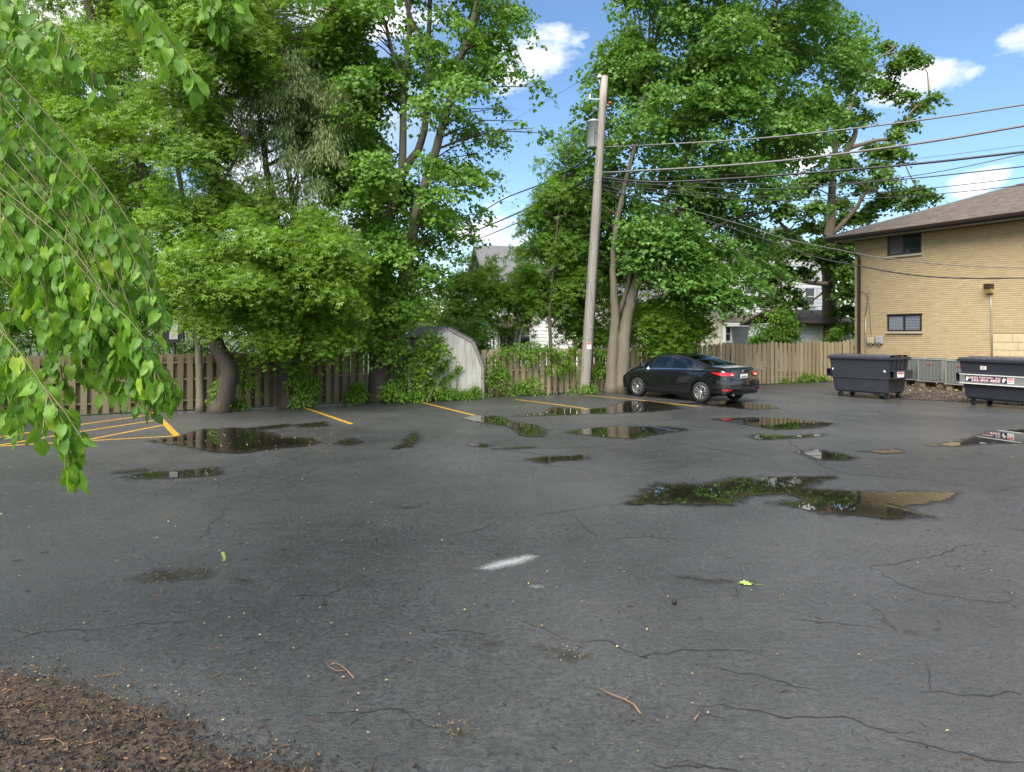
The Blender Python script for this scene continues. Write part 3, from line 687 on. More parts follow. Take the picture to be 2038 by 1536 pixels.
edge = [(0, .0), (0, .98), (.42, 1.86), (1.20, 2.20), (2.02, 1.80), (2.36, .98), (2.36, 0)]
for (u0, z0), (u1, z1) in zip(edge[:-1], edge[1:]):
    d = Vector((u1 - u0, z1 - z0)); d.normalize(); nn = Vector((-d.y, d.x))
    poly = [(u0, z0), (u1, z1), (u1 + nn.x * .085, z1 + nn.y * .085), (u0 + nn.x * .085, z0 + nn.y * .085)]
    mb = MB(); mb.prism([sp(u, z, 0) for u, z in poly], FN * .045); mb.build('trim_board', M['shed_trim'], shed)
for (u0, z0), (u1, z1) in zip(edge[1:-2], edge[2:-1]):
    d = Vector((u1 - u0, z1 - z0)); d.normalize(); nn = Vector((-d.y, d.x))
    poly = [(u0, z0), (u1, z1), (u1 + nn.x * .03, z1 + nn.y * .03), (u0 + nn.x * .03, z0 + nn.y * .03)]
    mb = MB(); mb.prism([sp(u + nn.x * .09, z + nn.y * .09, -.06) for u, z in poly], -FN * 2.4); mb.build('roof_panel', M['shingle_grey'], shed)

# ------------------------------------------------------------------ brick building
BC = Vector((15.62, 31.1, 0)); BU = Vector((1, -1.75, 0)).normalized(); BN = Vector((-1.75, -1, 0)).normalized()   # along the seen wall; out of it
BI = -BN
def bp(u, z, out=0.0): return BC + BU * u + BN * out + Vector((0, 0, z))
def wall_uv(px, py, out=0.0):
    d = Vector(((px - HX) / F, 1, (HY - py) / F)); o = Vector((0, 0, CH)); k = ((BC + BN * out) - o).dot(BN) / d.dot(BN); p = o + d * k
    return (p - BC).dot(BU), p.z
BLEN, BDEP, BH = 14.0, 9.0, 6.30
bld = empty('brick_building', BC, 'two storey tan brick apartment building with brown hip roof at right', 'building')
mb = MB(); mb.prism([bp(0, 0), bp(BLEN, 0), bp(BLEN, 0) + BI * BDEP, bp(0, 0) + BI * BDEP], (0, 0, BH + .1)); mb.build('wall', M['mortar'], bld)
W2 = [(*wall_uv(1767, 627), *wall_uv(1835, 659)), (*wall_uv(1767, 467), *wall_uv(1834, 503))]
wins = []
for u0, z1, u1, z0 in W2: wins.append((min(u0, u1), max(u0, u1), min(z0, z1), max(z0, z1)))
stu0, stz = wall_uv(1977, 664)
# running-bond brick faces, raked joints
pos, scl, rn = [], [], []
ch, bl = .0815, .295; rows_ = int(BH / ch)
for r_ in range(rows_):
    zc = r_ * ch + ch / 2; u = (-.5 * bl if r_ % 2 else 0) + .01
    while u < 11.5:
        a, b = max(u, .0), u + bl - .004
        segs = [(a, b)]
        for (w0, w1, z0, z1) in wins:
            if z0 - .09 < zc < z1 + .02:
                ns = []
                for s0, s1 in segs:
                    if s1 <= w0 or s0 >= w1: ns.append((s0, s1))
                    else:
                        if s0 < w0: ns.append((s0, w0))
                        if s1 > w1: ns.append((w1, s1))
                segs = ns
        if zc < stz:
            segs = [(s0, min(s1, stu0)) for s0, s1 in segs if s0 < stu0 - .03]
        for s0, s1 in segs:
            if s1 - s0 > .02:
                c_ = bp((s0 + s1) / 2, zc, .004); pos.append(c_); scl.append((s1 - s0, .014 + random.gauss(0, .001), ch - .013)); rn.append(random.betavariate(2.2, 2.2))
        u += bl
for r_ in range(rows_):                                  # the end wall's bricks at the corner
    zc = r_ * ch + ch / 2
    for k in range(10):
        c_ = bp(0, zc, 0) + BI * (k * bl + bl / 2 + (bl / 2 if r_ % 2 else 0)) - BU * .006; pos.append(c_); scl.append((.024, bl - .012, ch - .013)); rn.append(random.betavariate(2.2, 2.2))
ang = math.atan2(BU.y, BU.x); Rb = np.array(Matrix.Rotation(ang, 3, 'Z'))
o = scatter_mesh('brick_courses', M['brick'], np.array([tuple(p) for p in pos]), BOXV, BOXF, np.array(scl), np.repeat(Rb[None], len(pos), 0), np.array(rn), bld, off=tuple(BC))
tag(o, 'long tan bricks laid in running bond')
# limestone blocks at the right
z = 0.0; r_ = 0
hs_ = [.34, .22, .30, .36, .24, .30, .28, .33]
while z < stz - .05:
    h_ = min(hs_[r_ % 8], stz - z); u = stu0
    if stz - (z + h_) < .1: h_ = stz - z
    while u < 10.5:
        w_ = random.uniform(.45, 1.1)
        mb = MB(); c_ = bp(u + w_ / 2, z + h_ / 2, .02); mb.box(c_, (w_ - .014, .05 + random.uniform(0, .02), h_ - .014), ang); mb.build('stone', M['limestone'], bld, bevel=.008); u += w_
    z += h_; r_ += 1
for k, (w0, w1, z0, z1) in enumerate(wins):
    c_ = bp((w0 + w1) / 2, (z0 + z1) / 2, .006)
    ww, hh = w1 - w0, z1 - z0
    mb = MB()
    for cu, cz, du, dz in (((w0 + w1) / 2, z1 - .03, ww, .06), ((w0 + w1) / 2, z0 + .03, ww, .06), (w0 + .03, (z0 + z1) / 2, .06, hh - .12), (w1 - .03, (z0 + z1) / 2, .06, hh - .12), ((w0 + w1) / 2, (z0 + z1) / 2, .07, hh - .12)):
        mb.box(bp(cu, cz, .012), (du, .05, dz), ang)
    wn = mb.build('window', M['window_frame'], bld)
    for s_ in (0, 1):
        a = w0 + .06 if s_ == 0 else (w0 + w1) / 2 + .035; b = (w0 + w1) / 2 - .035 if s_ == 0 else w1 - .06
        mb = MB(); mb.box(bp((a + b) / 2, (z0 + z1) / 2, .004), (b - a, .008, hh - .12), ang)
        mb.build('pane', M['screen'] if (s_ == 0) else M['glass'], wn)
        if k == 0:
            mb = MB(); nz_ = 9
            for i in range(nz_): mb.box(bp((a + b) / 2, z0 + .09 + (hh - .18) * i / (nz_ - 1), .010), (b - a - .02, .004, (hh - .18) / nz_ * .72), ang)
            mb.build('blind', M['blind'], wn)
    mb = MB(); mb.box(bp((w0 + w1) / 2, z0 - .05, .045), (ww + .10, .11, .085), ang); mb.build('sill', M['sill'], bld, bevel=.006)
    mb = MB(); mb.box(bp((w0 + w1) / 2, z1 + .015, .03), (ww + .06, .07, .03), ang); mb.build('lintel', M['window_frame'], bld)
# hip roof
OV = .85; ez = BH + .02
E = [bp(-OV, ez, OV), bp(BLEN + OV, ez, OV), bp(BLEN + OV, ez, 0) + BI * (BDEP + OV), bp(-OV, ez, 0) + BI * (BDEP + OV)]
half = (BDEP + 2 * OV) / 2; RS = .37
r0 = E[0] + (BU + BI) * half + Vector((0, 0, half * RS)); r1 = E[1] + (-BU + BI) * half + Vector((0, 0, half * RS))
up = Vector((0, 0, .16))
mb = MB(); mb.add([e + up for e in E] + [r0 + up, r1 + up], [(0, 1, 5, 4), (1, 2, 5), (2, 3, 4, 5), (3, 0, 4)])
roof = mb.build('roof', M['shingle_grey'], bld)
# shingle courses on the slope that faces the lot and on the hip end
pos, scl, rn, rot = [], [], [], []
def shingle_slope(e0, e1, inward, L):
    al = (e1 - e0).normalized(); s_ = (inward + Vector((0, 0, RS))).normalized(); nrm = al.cross(s_).normalized()
    if nrm.z < 0: nrm = -nrm
    ln = half * math.sqrt(1 + RS * RS); nC = int(ln / .145)
    til = Matrix((al, s_, nrm)).transposed() @ Matrix.Rotation(-.05, 3, 'X')
    for c_ in range(nC):
        d = c_ * .145 + .07; inset = d / ln * half; u = inset + .03
        while u < L - inset - .1:
            w_ = min(random.uniform(.14, .36), L - inset - u); p_ = e0 + up + al * (u + w_ / 2) + s_ * d + nrm * .012
            pos.append(tuple(p_)); scl.append((w_ - .006, .17, .010)); rn.append(random.random()); rot.append(np.array(til)); u += w_
            if u > 15: break
shingle_slope(E[0], E[1], BI, BLEN + 2 * OV); shingle_slope(E[3], E[0], BU, BDEP + 2 * OV)
scatter_mesh('shingle_courses', M['shingle'], np.array(pos), BOXV, BOXF, np.array(scl), np.array(rot), np.array(rn), roof, off=tuple(BC))
for a_, b_ in ((E[0], r0), (r0, r1), (E[3], r0)):
    mb = MB(); mb.tube([a_ + up + Vector((0, 0, .01)), b_ + up + Vector((0, 0, .01))], .06, 6); mb.build('ridge_cap', M['shingle_grey'], roof)
mb = MB()
mb.add([e for e in E] + [e + Vector((0, 0, .02)) for e in E], [(0, 1, 2, 3), (4, 5, 6, 7)]); mb.build('soffit', M['soffit'], bld)
for a, b in ((0, 1), (3, 0)):
    d = (E[b] - E[a]); c_ = (E[a] + E[b]) / 2 + Vector((0, 0, .06)); rz = math.atan2(d.y, d.x)
    mb = MB(); mb.box(c_, (d.length + .02, .03, .22), rz); mb.build('fascia', M['fascia'], bld)
    outw = BN if a == 0 else -BU
    mb = MB(); g0, g1 = E[a] + outw * .075 + Vector((0, 0, .085)), E[b] + outw * .075 + Vector((0, 0, .085))
    pr = [Vector((0, 0, -.065)) - outw * .05, Vector((0, 0, -.065)) + outw * .02, outw * .045, outw * .055 + Vector((0, 0, .065)), -outw * .05 + Vector((0, 0, .055))]
    mb.prism([g0 + q_ for q_ in pr], g1 - g0); mb.build('gutter', M['fascia'], bld)
du, dz_ = wall_uv(1712, 600)
dsx = max(.18, du)
mb = MB(); mb.tube([bp(-.35, BH - .02, OV + .06), bp(-.33, BH - .22, OV + .03), bp(dsx - .14, BH - .60, .16), bp(dsx, BH - .72, .10), bp(dsx, BH - 1.0, .085)], .06, 8); mb.box(bp(dsx, (BH - .9) / 2, .085), (.115, .085, BH - .9), ang); mb.build('downspout', M['fascia'], bld, bevel=.01)
# meter boxes, conduits, lamp on the wall: things fixed to it
for (xa, ya, xb, yb), m_, lb in (((1729, 671, 1742, 684), 'tan_plastic', 'small tan utility box on the brick wall below the conduit loop'), ((1746, 669, 1759, 684), 'grey_plastic', 'small grey utility box on the brick wall right of the tan one')):
    u0, z1 = wall_uv(xa, ya); u1, z0 = wall_uv(xb, yb); c_ = bp((u0 + u1) / 2, (z0 + z1) / 2, .09)
    root = empty('utility_box', c_, lb, 'utility box')
    mb = MB(); mb.box(c_, (u1 - u0, .12, z1 - z0), ang); mb.build('housing', M[m_], root, bevel=.02)
    mb = MB(); mb.box(c_ + BN * .07 + Vector((0, 0, .01)), (u1 - u0 - .06, .03, z1 - z0 - .07), ang); mb.build('cover', M[m_], root, bevel=.01)
    mb = MB(); mb.tube([c_ - Vector((0, 0, (z1 - z0) / 2)), c_ - Vector((0, 0, (z1 - z0) / 2 + .09))], .03, 8); mb.build('hub', M['grey_plastic'], root)
def wall_cable(name, pts, r, mat, label, cat, out=.05):
    q_ = [bp(*wall_uv(x, y), out) for x, y in pts]; mb = MB(); mb.tube(q_, r, 6); return mb.build(name, M[mat], loc=q_[0], label=label, cat=cat)
c_ = wall_cable('conduit', [(1724, 628), (1724, 665), (1724.5, 720), (1725, 752)], .025, 'galv', 'grey conduit pipe climbing the brick wall beside the downspout', 'conduit')
wall_cable('service_cable', [(1724, 630), (1727, 610), (1729, 597), (1726, 585), (1718, 580), (1708, 578)], .012, 'wire', 'black cable looping above the grey conduit by the downspout', 'cable', .07)
wall_cable('drop_cable', [(1729, 578), (1731, 600), (1733, 640), (1735, 670)], .006, 'wire', 'thin dark cable running down to the tan utility box', 'cable', .045)
wall_cable('lamp_conduit', [(1973, 584), (1974, 620), (1975, 664), (1975.5, 745)], .02, 'galv', 'grey conduit dropping from the wall lamp', 'conduit', .05)
u0, z1 = wall_uv(1964, 565); u1, z0 = wall_uv(1979, 583); c_ = bp((u0 + u1) / 2, (z0 + z1) / 2, .14); w_, h_ = u1 - u0, z1 - z0
root = empty('wall_lamp', c_, 'bronze wall pack lamp with amber lens on the brick wall', 'lamp')
mb = MB(); mb.box(c_ + Vector((0, 0, h_ * .22)), (w_, .26, h_ * .56), ang); mb.build('housing', M['fascia'], root, bevel=.02)
mb = MB(); mb.prism([c_ + BN * .11 + Vector((0, 0, -h_ * .06)), c_ + BN * -.11 + Vector((0, 0, -h_ * .06)), c_ + BN * -.11 + Vector((0, 0, -h_ * .5)), c_ + BN * .02 + Vector((0, 0, -h_ * .5))], BU * w_ * .9); 
mb.v = [tuple(Vector(v) - BU * w_ * .45) for v in mb.v]; mb.build('lens', M['lamp_glow'], root)

# ------------------------------------------------------------------ condensers on the gravel
AC = []
def condenser(px, py_base, y_depth, w, d, h, label, badge):
    b = P(px, 0, y_depth); b.z = 0; root = empty('air_conditioner', b, label, 'air conditioner', 'condensers along the brick wall', rz=ang)
    mb = MB()
    for sx in (-.35, .35): mb.box((sx * w, 0, .11), (.2, d * .9, .22))
    mb.build('block', M['dirty_wood'], root, local=True)
    mb = MB(); mb.box((0, 0, .245), (w + .06, d + .06, .05)); mb.build('base_pan', M['galv'], root, local=True, bevel=.008)
    mb = MB(); mb.box((0, 0, .27 + h / 2), (w - .05, d - .05, h - .02)); mb.build('coil', M['ac_dark'], root, local=True)
    mb = MB()
    for sx in (-1, 1):
        for sy in (-1, 1): mb.box((sx * (w / 2 - .02), sy * (d / 2 - .02), .27 + h / 2), (.05, .05, h))
    mb.build('corner_post', M['ac'], root, local=True)
    mb = MB(); nl = int(w / .05)
    for i in range(1, nl): mb.box((-w / 2 + w * i / nl, -d / 2, .27 + h / 2), (.022, .02, h - .04)); mb.box((-w / 2 + w * i / nl, d / 2, .27 + h / 2), (.022, .02, h - .04))
    nl = int(d / .05)
    for i in range(1, nl): mb.box((-w / 2, -d / 2 + d * i / nl, .27 + h / 2), (.02, .022, h - .04)); mb.box((w / 2, -d / 2 + d * i / nl, .27 + h / 2), (.02, .022, h - .04))
    mb.build('louvre', M['ac'], root, local=True)
    mb = MB(); mb.box((0, 0, .27 + h + .02), (w + .02, d + .02, .045)); top = mb.build('top_cover', M['ac'], root, local=True, bevel=.012)
    mb = MB(); mb.lathe([(w * .38, .27 + h + .042), (w * .38, .27 + h + .065), (w * .34, .27 + h + .07), (.02, .27 + h + .06)], 20); mb.build('fan_grille', M['ac_dark'], root, local=True)
    if badge: mb = MB(); mb.box((badge, -d / 2 - .016, .27 + h * .8), (.2, .012, .035)); mb.build('badge', M['red_plastic'], root, local=True)
condenser(1822, 0, 27.6, .8, .8, .78, 'condenser unit half hidden behind the dumpster beside the brick wall', 0)
condenser(1864, 0, 26.5, .95, .85, .80, 'full grey condenser unit standing between the two dumpsters', -.05)
condenser(1916, 0, 24.9, .8, .8, .80, 'condenser unit partly behind the dumpster with the lettered sign', .1)
# ------------------------------------------------------------------ lettering
def text_mesh(body, width, height, mat, depth=.002, bold=.02):
    cu = bpy.data.curves.new('lettering', 'FONT'); cu.body = body; cu.size = 1; cu.extrude = .01; cu.offset = bold; cu.align_x = 'CENTER'; cu.align_y = 'CENTER'; cu.resolution_u = 3
    o = bpy.data.objects.new('lettering', cu); COL.objects.link(o); bpy.context.view_layer.update()
    me = bpy.data.meshes.new_from_object(o.evaluated_get(bpy.context.evaluated_depsgraph_get())); bpy.data.objects.remove(o)
    n = len(me.vertices); co = np.zeros(n * 3); me.vertices.foreach_get('co', co); co = co.reshape(-1, 3); lo, hi = co.min(0), co.max(0); c = (lo + hi) / 2
    co = (co - c) * np.array([width / (hi[0] - lo[0]), height / (hi[1] - lo[1]), depth / (hi[2] - lo[2])])
    co = np.stack([co[:, 0], -co[:, 2], co[:, 1]], 1)       # upright, reading along +x, facing -y
    me.vertices.foreach_set('co', co.ravel()); me.materials.clear(); me.materials.append(mat); me.update()
    return me

# ------------------------------------------------------------------ dumpsters
def dumpster(loc, rz, label, sign):
    root = empty('dumpster', loc, label, 'dumpster', 'steel dumpsters on casters', rz=rz)
    LT, LB, DT, DB, Z0, Z1, ZM = 1.98, 1.74, 1.20, .98, .23, 1.33, .66
    def ring(z):
        k = (z - Z0) / (Z1 - Z0); l, d = LB + (LT - LB) * k, DB + (DT - DB) * k
        return [(-l / 2, -d / 2, z), (l / 2, -d / 2, z), (l / 2, d / 2, z), (-l / 2, d / 2, z)]
    mb = MB(); rows = [ring(Z0), ring(ZM), ring(Z1)]; vs = [p for r_ in rows for p in r_]
    fs = [(0, 3, 2, 1)] + [(i * 4 + k, i * 4 + (k + 1) % 4, i * 4 + 4 + (k + 1) % 4, i * 4 + 4 + k) for i in range(2) for k in range(4)]
    ins = [(x * .96, y * .95, z) for x, y, z in ring(Z1)]; vs += ins; fs += [(8 + k, 8 + (k + 1) % 4, 12 + (k + 1) % 4, 12 + k) for k in range(4)]
    low = [(x * .95, y * .94, z + .03) for x, y, z in ring(Z0)]; vs += low; fs += [(12 + k, 12 + (k + 1) % 4, 16 + (k + 1) % 4, 16 + k) for k in range(4)] + [(16, 17, 18, 19)]
    mb.add(vs, fs); mb.build('body', M['dumpster'], root, local=True)
    def band(z, h, t_, name, mat='dumpster'):
        r_ = ring(z); mb = MB(); l, d = r_[1][0] - r_[0][0], r_[2][1] - r_[1][1]
        mb.box((0, -d / 2 - t_ / 2 + .002, z), (l + 2 * t_, t_, h)); mb.box((0, d / 2 + t_ / 2 - .002, z), (l + 2 * t_, t_, h))
        mb.box((-l / 2 - t_ / 2 + .002, 0, z), (t_, d - .006, h)); mb.box((l / 2 + t_ / 2 - .002, 0, z), (t_, d - .006, h)); return mb.build(name, M[mat], root, local=True, bevel=.006)
    band(Z1 - .03, .07, .05, 'rim'); band(ZM, .035, .025, 'mid_ridge')
    for sgn in (-1, 1):                                     # scalloped skirt and runners
        mb = MB(); mb.box((0, sgn * DB * .42, Z0 - .03), (LB * .98, .07, .05)); mb.build('runner', M['dumpster'], root, local=True)
    r_ = ring((ZM + Z1) / 2); ln, dp = r_[1][0] - r_[0][0], r_[2][1] - r_[1][1]
    for sgn in (-1, 1):
        for k in range(4):                                  # ribs on the ends
            y = -dp / 2 + dp * (k + .6) / 4.2; mb = MB()
            mb.prism([(sgn * (LB / 2 + .085), y - .03, ZM + .25), (sgn * (LB / 2 + .085), y + .03, ZM + .25), (sgn * LT / 2 * .995, y + .03, Z1 - .07), (sgn * LT / 2 * .995, y - .03, Z1 - .07)], (sgn * .025, 0, 0)); mb.build('rib', M['dumpster'], root, local=True)
        # lifting sleeve along each end
        xs_ = sgn * (LB / 2 + .15); mb = MB()
        for dx, dz, w, h in ((0, .115, .15, .02), (0, -.115, .15, .02), (-.07, 0, .012, .21), (.07, 0, .012, .21)): mb.box((xs_ + dx, 0, .80 + dz), (w, DT * .98, h))
        mb.build('lift_sleeve', M['dumpster'], root, local=True)
    # lids
    for k, sx in enumerate((-1, 1)):
        rows = []; nx, ny = 22, 9
        for j in range(ny + 1):
            y = -DT / 2 - .03 + (DT + .07) * j / ny
            rows.append([(sx * LT / 4 + (i / nx - .5) * (LT / 2 + .02) * 1.0, y, Z1 + .035 + .018 * math.sin(i * 1.45 + k) * (1 if 0 < j < ny else .5) + .025 * math.sin(math.pi * j / ny) + .008 * math.sin(j * 2.1 + i * .3)) for i in range(nx + 1)])
        mb = MB(); mb.grid(rows); mb.grid([[(x, y, z - .012) for x, y, z in r2] for r2 in rows])
        edge_ = rows[0]; mb.grid([edge_, [(x, y - .004, z - .05) for x, y, z in edge_]], False)
        lid = mb.build('lid', M['lid'], root, local=True)
        mb = MB(); mb.tube([(sx * .25, DT / 2 + .03, Z1 + .02), (sx * .25, DT / 2 + .03, Z1 + .07)], .02, 6); mb.build('hinge', M['galv'], lid, local=True)
    mb = MB(); mb.tube([(-LT / 2 - .10, -DT / 2 + .05, Z1 - .02), (-LT / 2 + .0, -DT / 2 + .05, Z1 - .02)], .022, 8); mb.tube([(LT / 2, -DT / 2 + .05, Z1 - .02), (LT / 2 + .10, -DT / 2 + .05, Z1 - .02)], .022, 8); mb.build('pin', M['dumpster'], root, local=True)
    for sx in (-1, 1):
        for sy in (-1, 1):
            x, y = sx * (LB / 2 - .12), sy * (DB / 2 - .13); o_ = .02 * sx
            mb = MB(); mb.box((x, y, Z0 - .028), (.13, .12, .015)); mb.box((x + .02, y - .036, .135), (.05, .008, .15)); mb.box((x + .02, y + .036, .135), (.05, .008, .15)); cs = mb.build('caster', M['alloy_dark'], root, local=True)
            mb = MB(); mb.lathe([(.02, -.024), (.075, -.024), (.088, -.014), (.088, .014), (.075, .024), (.02, .024)], 16, (x + .02, y, .088), 'Y'); wv = mb.build('wheel', M['black_rubber'], cs, local=True)
    def plate(cx, z, w, h, mat, name, yoff=.006, parent=root, base=None):
        k = (z - Z0) / (Z1 - Z0); y = -(DB + (DT - DB) * k) / 2 if base is None else base
        mb = MB(); mb.box((cx, y - yoff, z), (w, .004, h)); return mb.build(name, M[mat], parent, local=True)
    if sign:
        yb = -(DB + (DT - DB) * .45) / 2 - .055
        mb = MB(); mb.box((0, yb + .02, .765), (LT * .985, .06, .27)); band_ = mb.build('sign_band', M['galv'], root, local=True, bevel=.006)
        for z in (.635, .895): mb = MB(); mb.box((0, yb - .015, z), (LT * .985, .03, .02)); mb.build('band_lip', M['label_white'], band_, local=True)
        sx0, sw, sh, sz = -.22, 1.16, .165, .775; yy = yb - .0125
        mb = MB(); mb.box((sx0, yy, sz), (sw, .004, sh)); st = mb.build('sticker', M['label_navy'], root, local=True)
        for wd, c0, c1_ in (('EAGLE', 0, 5.2), ('DISPOSAL,', 6.0, 15.2), ('INC.', 16.3, 20)):
            xc, ww_ = sx0 + sw * .76 * ((c0 + c1_) / 40 - .5), sw * .76 * (c1_ - c0) / 20
            link('lettering', text_mesh(wd, ww_, sh * .36, M['label_red'], .003, .045), st, (xc, yy - .003, sz + sh * .25))
            link('lettering', text_mesh(wd, ww_, sh * .33, M['label_white'], .003, .004), st, (xc + .002, yy - .0055, sz + sh * .25))
        link('lettering', text_mesh('262-895-4800', sw * .70, sh * .44, M['label_red'], .003, .05), st, (sx0, yy - .003, sz - sh * .2))
        link('lettering', text_mesh('262-895-4800', sw * .70, sh * .44, M['label_white'], .003, .006), st, (sx0 + .002, yy - .0055, sz - sh * .2))
        for ex in (sx0 - sw * .44, sx0 + sw * .44):
            mb = MB(); hd = [(-.045, -.06), (-.05, 0), (-.035, .045), (0, .06), (.03, .045), (.035, .01), (.01, -.01), (.0, -.06)]
            mb.prism([(ex + x, yy - .003, sz + z) for x, z in hd], (0, -.002, 0)); mb.build('emblem', M['label_white'], st, local=True)
            mb = MB(); bk = [(.025, .045), (.055, .035), (.062, .01), (.05, -.02), (.045, .005), (.025, .008)]
            mb.prism([(ex + x, yy - .0035, sz + z) for x, z in bk], (0, -.002, 0)); mb.build('beak', M['label_yellow'], st, local=True)
        s2 = plate(sx0 + sw * .5 + .10, .775, .17, .165, 'label_white', 'warning_sticker', .0125, base=yb)
        for i, z in enumerate((.83, .79, .74)): mb = MB(); mb.box((sx0 + sw * .5 + .10, yb - .0155, z), (.15, .003, .03 if i == 0 else .015)); mb.build('print', M['label_red'], s2, local=True)
        s3 = plate(-.30, 1.10, .17, .10, 'label_white', 'notice_sticker', .005)
        k = (1.10 - Z0) / (Z1 - Z0); y = -(DB + (DT - DB) * k) / 2
        for z in (1.118, 1.085): mb = MB(); mb.box((-.30, y - .009, z), (.11, .003, .013)); mb.build('print', M['label_dark'], s3, local=True)
        plate(-.30 + .09, 1.10, .012, .10, 'label_red', 'sticker_edge', .0055)
    else:
        xs_ = LB / 2 + .15 + .078; mb = MB(); mb.box((xs_ + .003, -.18, .80), (.005, .42, .17)); s1 = mb.build('warning_sticker', M['label_white'], root, local=True)
        mb = MB(); mb.box((xs_ + .008, -.18, .85), (.004, .36, .04)); mb.build('print', M['label_red'], s1, local=True)
        plate(.80, .90, .055, .055, 'label_white', 'reflector', .012); plate(-.885, .92, .04, .06, 'label_white', 'reflector', .012)
    return root
u1 = Vector((.57, -.82, 0)).normalized(); n1_ = Vector((-u1.y, u1.x, 0))
c1 = (G(1665, 788) + G(1768, 796)) / 2 + n1_ * .42
dumpster((c1.x, c1.y, 0), math.atan2(u1.y, u1.x), 'plain dark blue dumpster with black lids nearest the pale fence', False)
u2 = Vector((1, -2.5, 0)).normalized(); n2_ = Vector((-u2.y, u2.x, 0))
c2 = Vector((13.33, 20.06, 0)) + u2 * .87 + n2_ * .49
dumpster((c2.x, c2.y, 0), math.atan2(u2.y, u2.x), 'dark blue dumpster with red lettered sign cut by the right edge', True)

# ------------------------------------------------------------------ car (origin under the rear axle, +x forward)
carroot = empty('parked_car', (6.36, 21.03, 0), 'black four door sedan parked nose in by the twin trunk maple', 'car', rz=math.atan2(2.17, -1.53))
XR, XF = -.965, 3.53
st = np.array([  # x, roof/hood line, belt line, half width at belt, half width at roof edge, underside, widest half width
 (-.965, 1.00, .90, .60, .50, .30, .66), (-.90, 1.045, .95, .72, .60, .27, .78), (-.78, 1.07, .985, .78, .64, .25, .83), (-.55, 1.085, 1.00, .80, .66, .24, .86), (-.30, 1.10, 1.00, .80, .67, .23, .868),
 (-.10, 1.17, .995, .80, .635, .21, .87), (.25, 1.29, .985, .805, .60, .18, .87), (.65, 1.395, .975, .81, .58, .18, .87), (1.05, 1.445, .965, .815, .575, .18, .87), (1.45, 1.458, .955, .815, .575, .18, .87),
 (1.85, 1.425, .945, .815, .58, .18, .87), (2.15, 1.335, .935, .812, .60, .18, .87), (2.50, 1.18, .925, .805, .63, .18, .868), (2.80, 1.045, .92, .79, .66, .19, .865), (2.95, .995, .90, .78, .66, .20, .862),
 (3.15, .945, .84, .74, .60, .21, .845), (3.35, .875, .76, .66, .52, .21, .79), (3.47, .79, .69, .57, .44, .22, .70), (3.53, .66, .60, .50, .40, .24, .58)])
XD = np.concatenate([np.linspace(XR, -.6, 26), np.linspace(-.58, 3.2, 170), np.linspace(3.22, XF, 24)])
def stc(k):
    xx = np.linspace(XR, XF, 900); y = np.interp(xx, st[:, 0], st[:, k]); kn = np.hanning(45); kn /= kn.sum()
    yp = np.concatenate([np.full(22, y[0]), y, np.full(22, y[-1])]); return xx, np.convolve(yp, kn, 'valid')
SC = [None] + [stc(k) for k in range(1, 7)]
def sv(k, x): return float(np.interp(x, *SC[k]))
def xend(x, z):
    if x < -.45:
        f = 1 - (x - XR) / (-.45 - XR); dx = np.interp(z, [.2, .33, .45, .62, .70, .78, 1.0, 1.1], [.12, .04, 0, .0, .015, .05, .095, .13]); return x + dx * max(0, f) ** 2
    if x > 3.1:
        f = (x - 3.1) / (XF - 3.1); dx = np.interp(z, [.2, .3, .45, .6, .8], [.06, .02, 0, .01, .03]); return x - dx * f * f
    return x
def section(x):
    zt, zb, wb, wt_, zu, wm = [sv(k, x) for k in range(1, 7)]
    pts = [(wm * .86, zu), (wm * .955, zu + .03), (wm * .985, zu + .09), (wm, .46), (wm * .999, .60), (wm * .985, min(.76, zb - .14)), (wm * .97, min(.84, zb - .08)), (wb + .018, zb - .03), (wb, zb)]
    e = zt - .05 * min(1, (zt - zb) / .3)
    pts += [(wb + (wt_ - wb) * k, zb + (e - zb) * (1 - (1 - k) ** 1.15)) for k in (.25, .5, .75, .93)]
    pts += [(wt_ - .01, e + .012), (wt_ * .93, e + (zt - e) * .45), (wt_ * .7, e + (zt - e) * .8), (wt_ * .4, e + (zt - e) * .95), (0, zt)]
    return pts
NV = len(section(1.0)); BELT, ROOF = 8, 12
def surf(x, v, off=0.0, side=1):
    s_ = section(x); i = min(int(v), NV - 2); f = v - i; a, b = s_[i], s_[i + 1]
    y, z = a[0] + (b[0] - a[0]) * f, a[1] + (b[1] - a[1]) * f; n_ = Vector((0, b[1] - a[1], -(b[0] - a[0]))); n_ = n_.normalized() if n_.length > 1e-9 else Vector((0, 1, 0))
    return Vector((xend(x, z), side * (y + n_.y * off), z + n_.z * off))
WX = (0.0, 2.62); AR = .352
def winlo(x): return BELT + .35
def side_win(x):
    """upper limit (v) of the side glass at x, or None"""
    if x < -.02 or x > 2.62: return None
    v = ROOF - .25
    if x < .55: v = BELT + .45 + (ROOF - .7 - BELT) * max(0, (x + .02) / .57) ** .8
    if x > 1.75: v = BELT + .45 + (ROOF - .7 - BELT) * max(0, (2.62 - x) / .87) ** .85
    return min(v, ROOF - .25)
VS = np.concatenate([np.linspace(0, BELT, 25), np.linspace(BELT, ROOF, 21)[1:], np.linspace(ROOF, NV - 1, 13)[1:]])
PIL = [(1.18, 1.30)]
def hole(x, v, z, yy):
    for wx in WX:
        if (x - wx) ** 2 + (z - .32) ** 2 < AR ** 2 and v < BELT: return True
    t_ = side_win(x)
    if t_ is not None and winlo(x) < v < t_ and not (1.17 < x < 1.29): return True
    if -.20 < x < .62 and v > ROOF + .35: return True
    if 2.08 < x < 2.90 and v > ROOF + .35: return True
    return False
mb = MB()
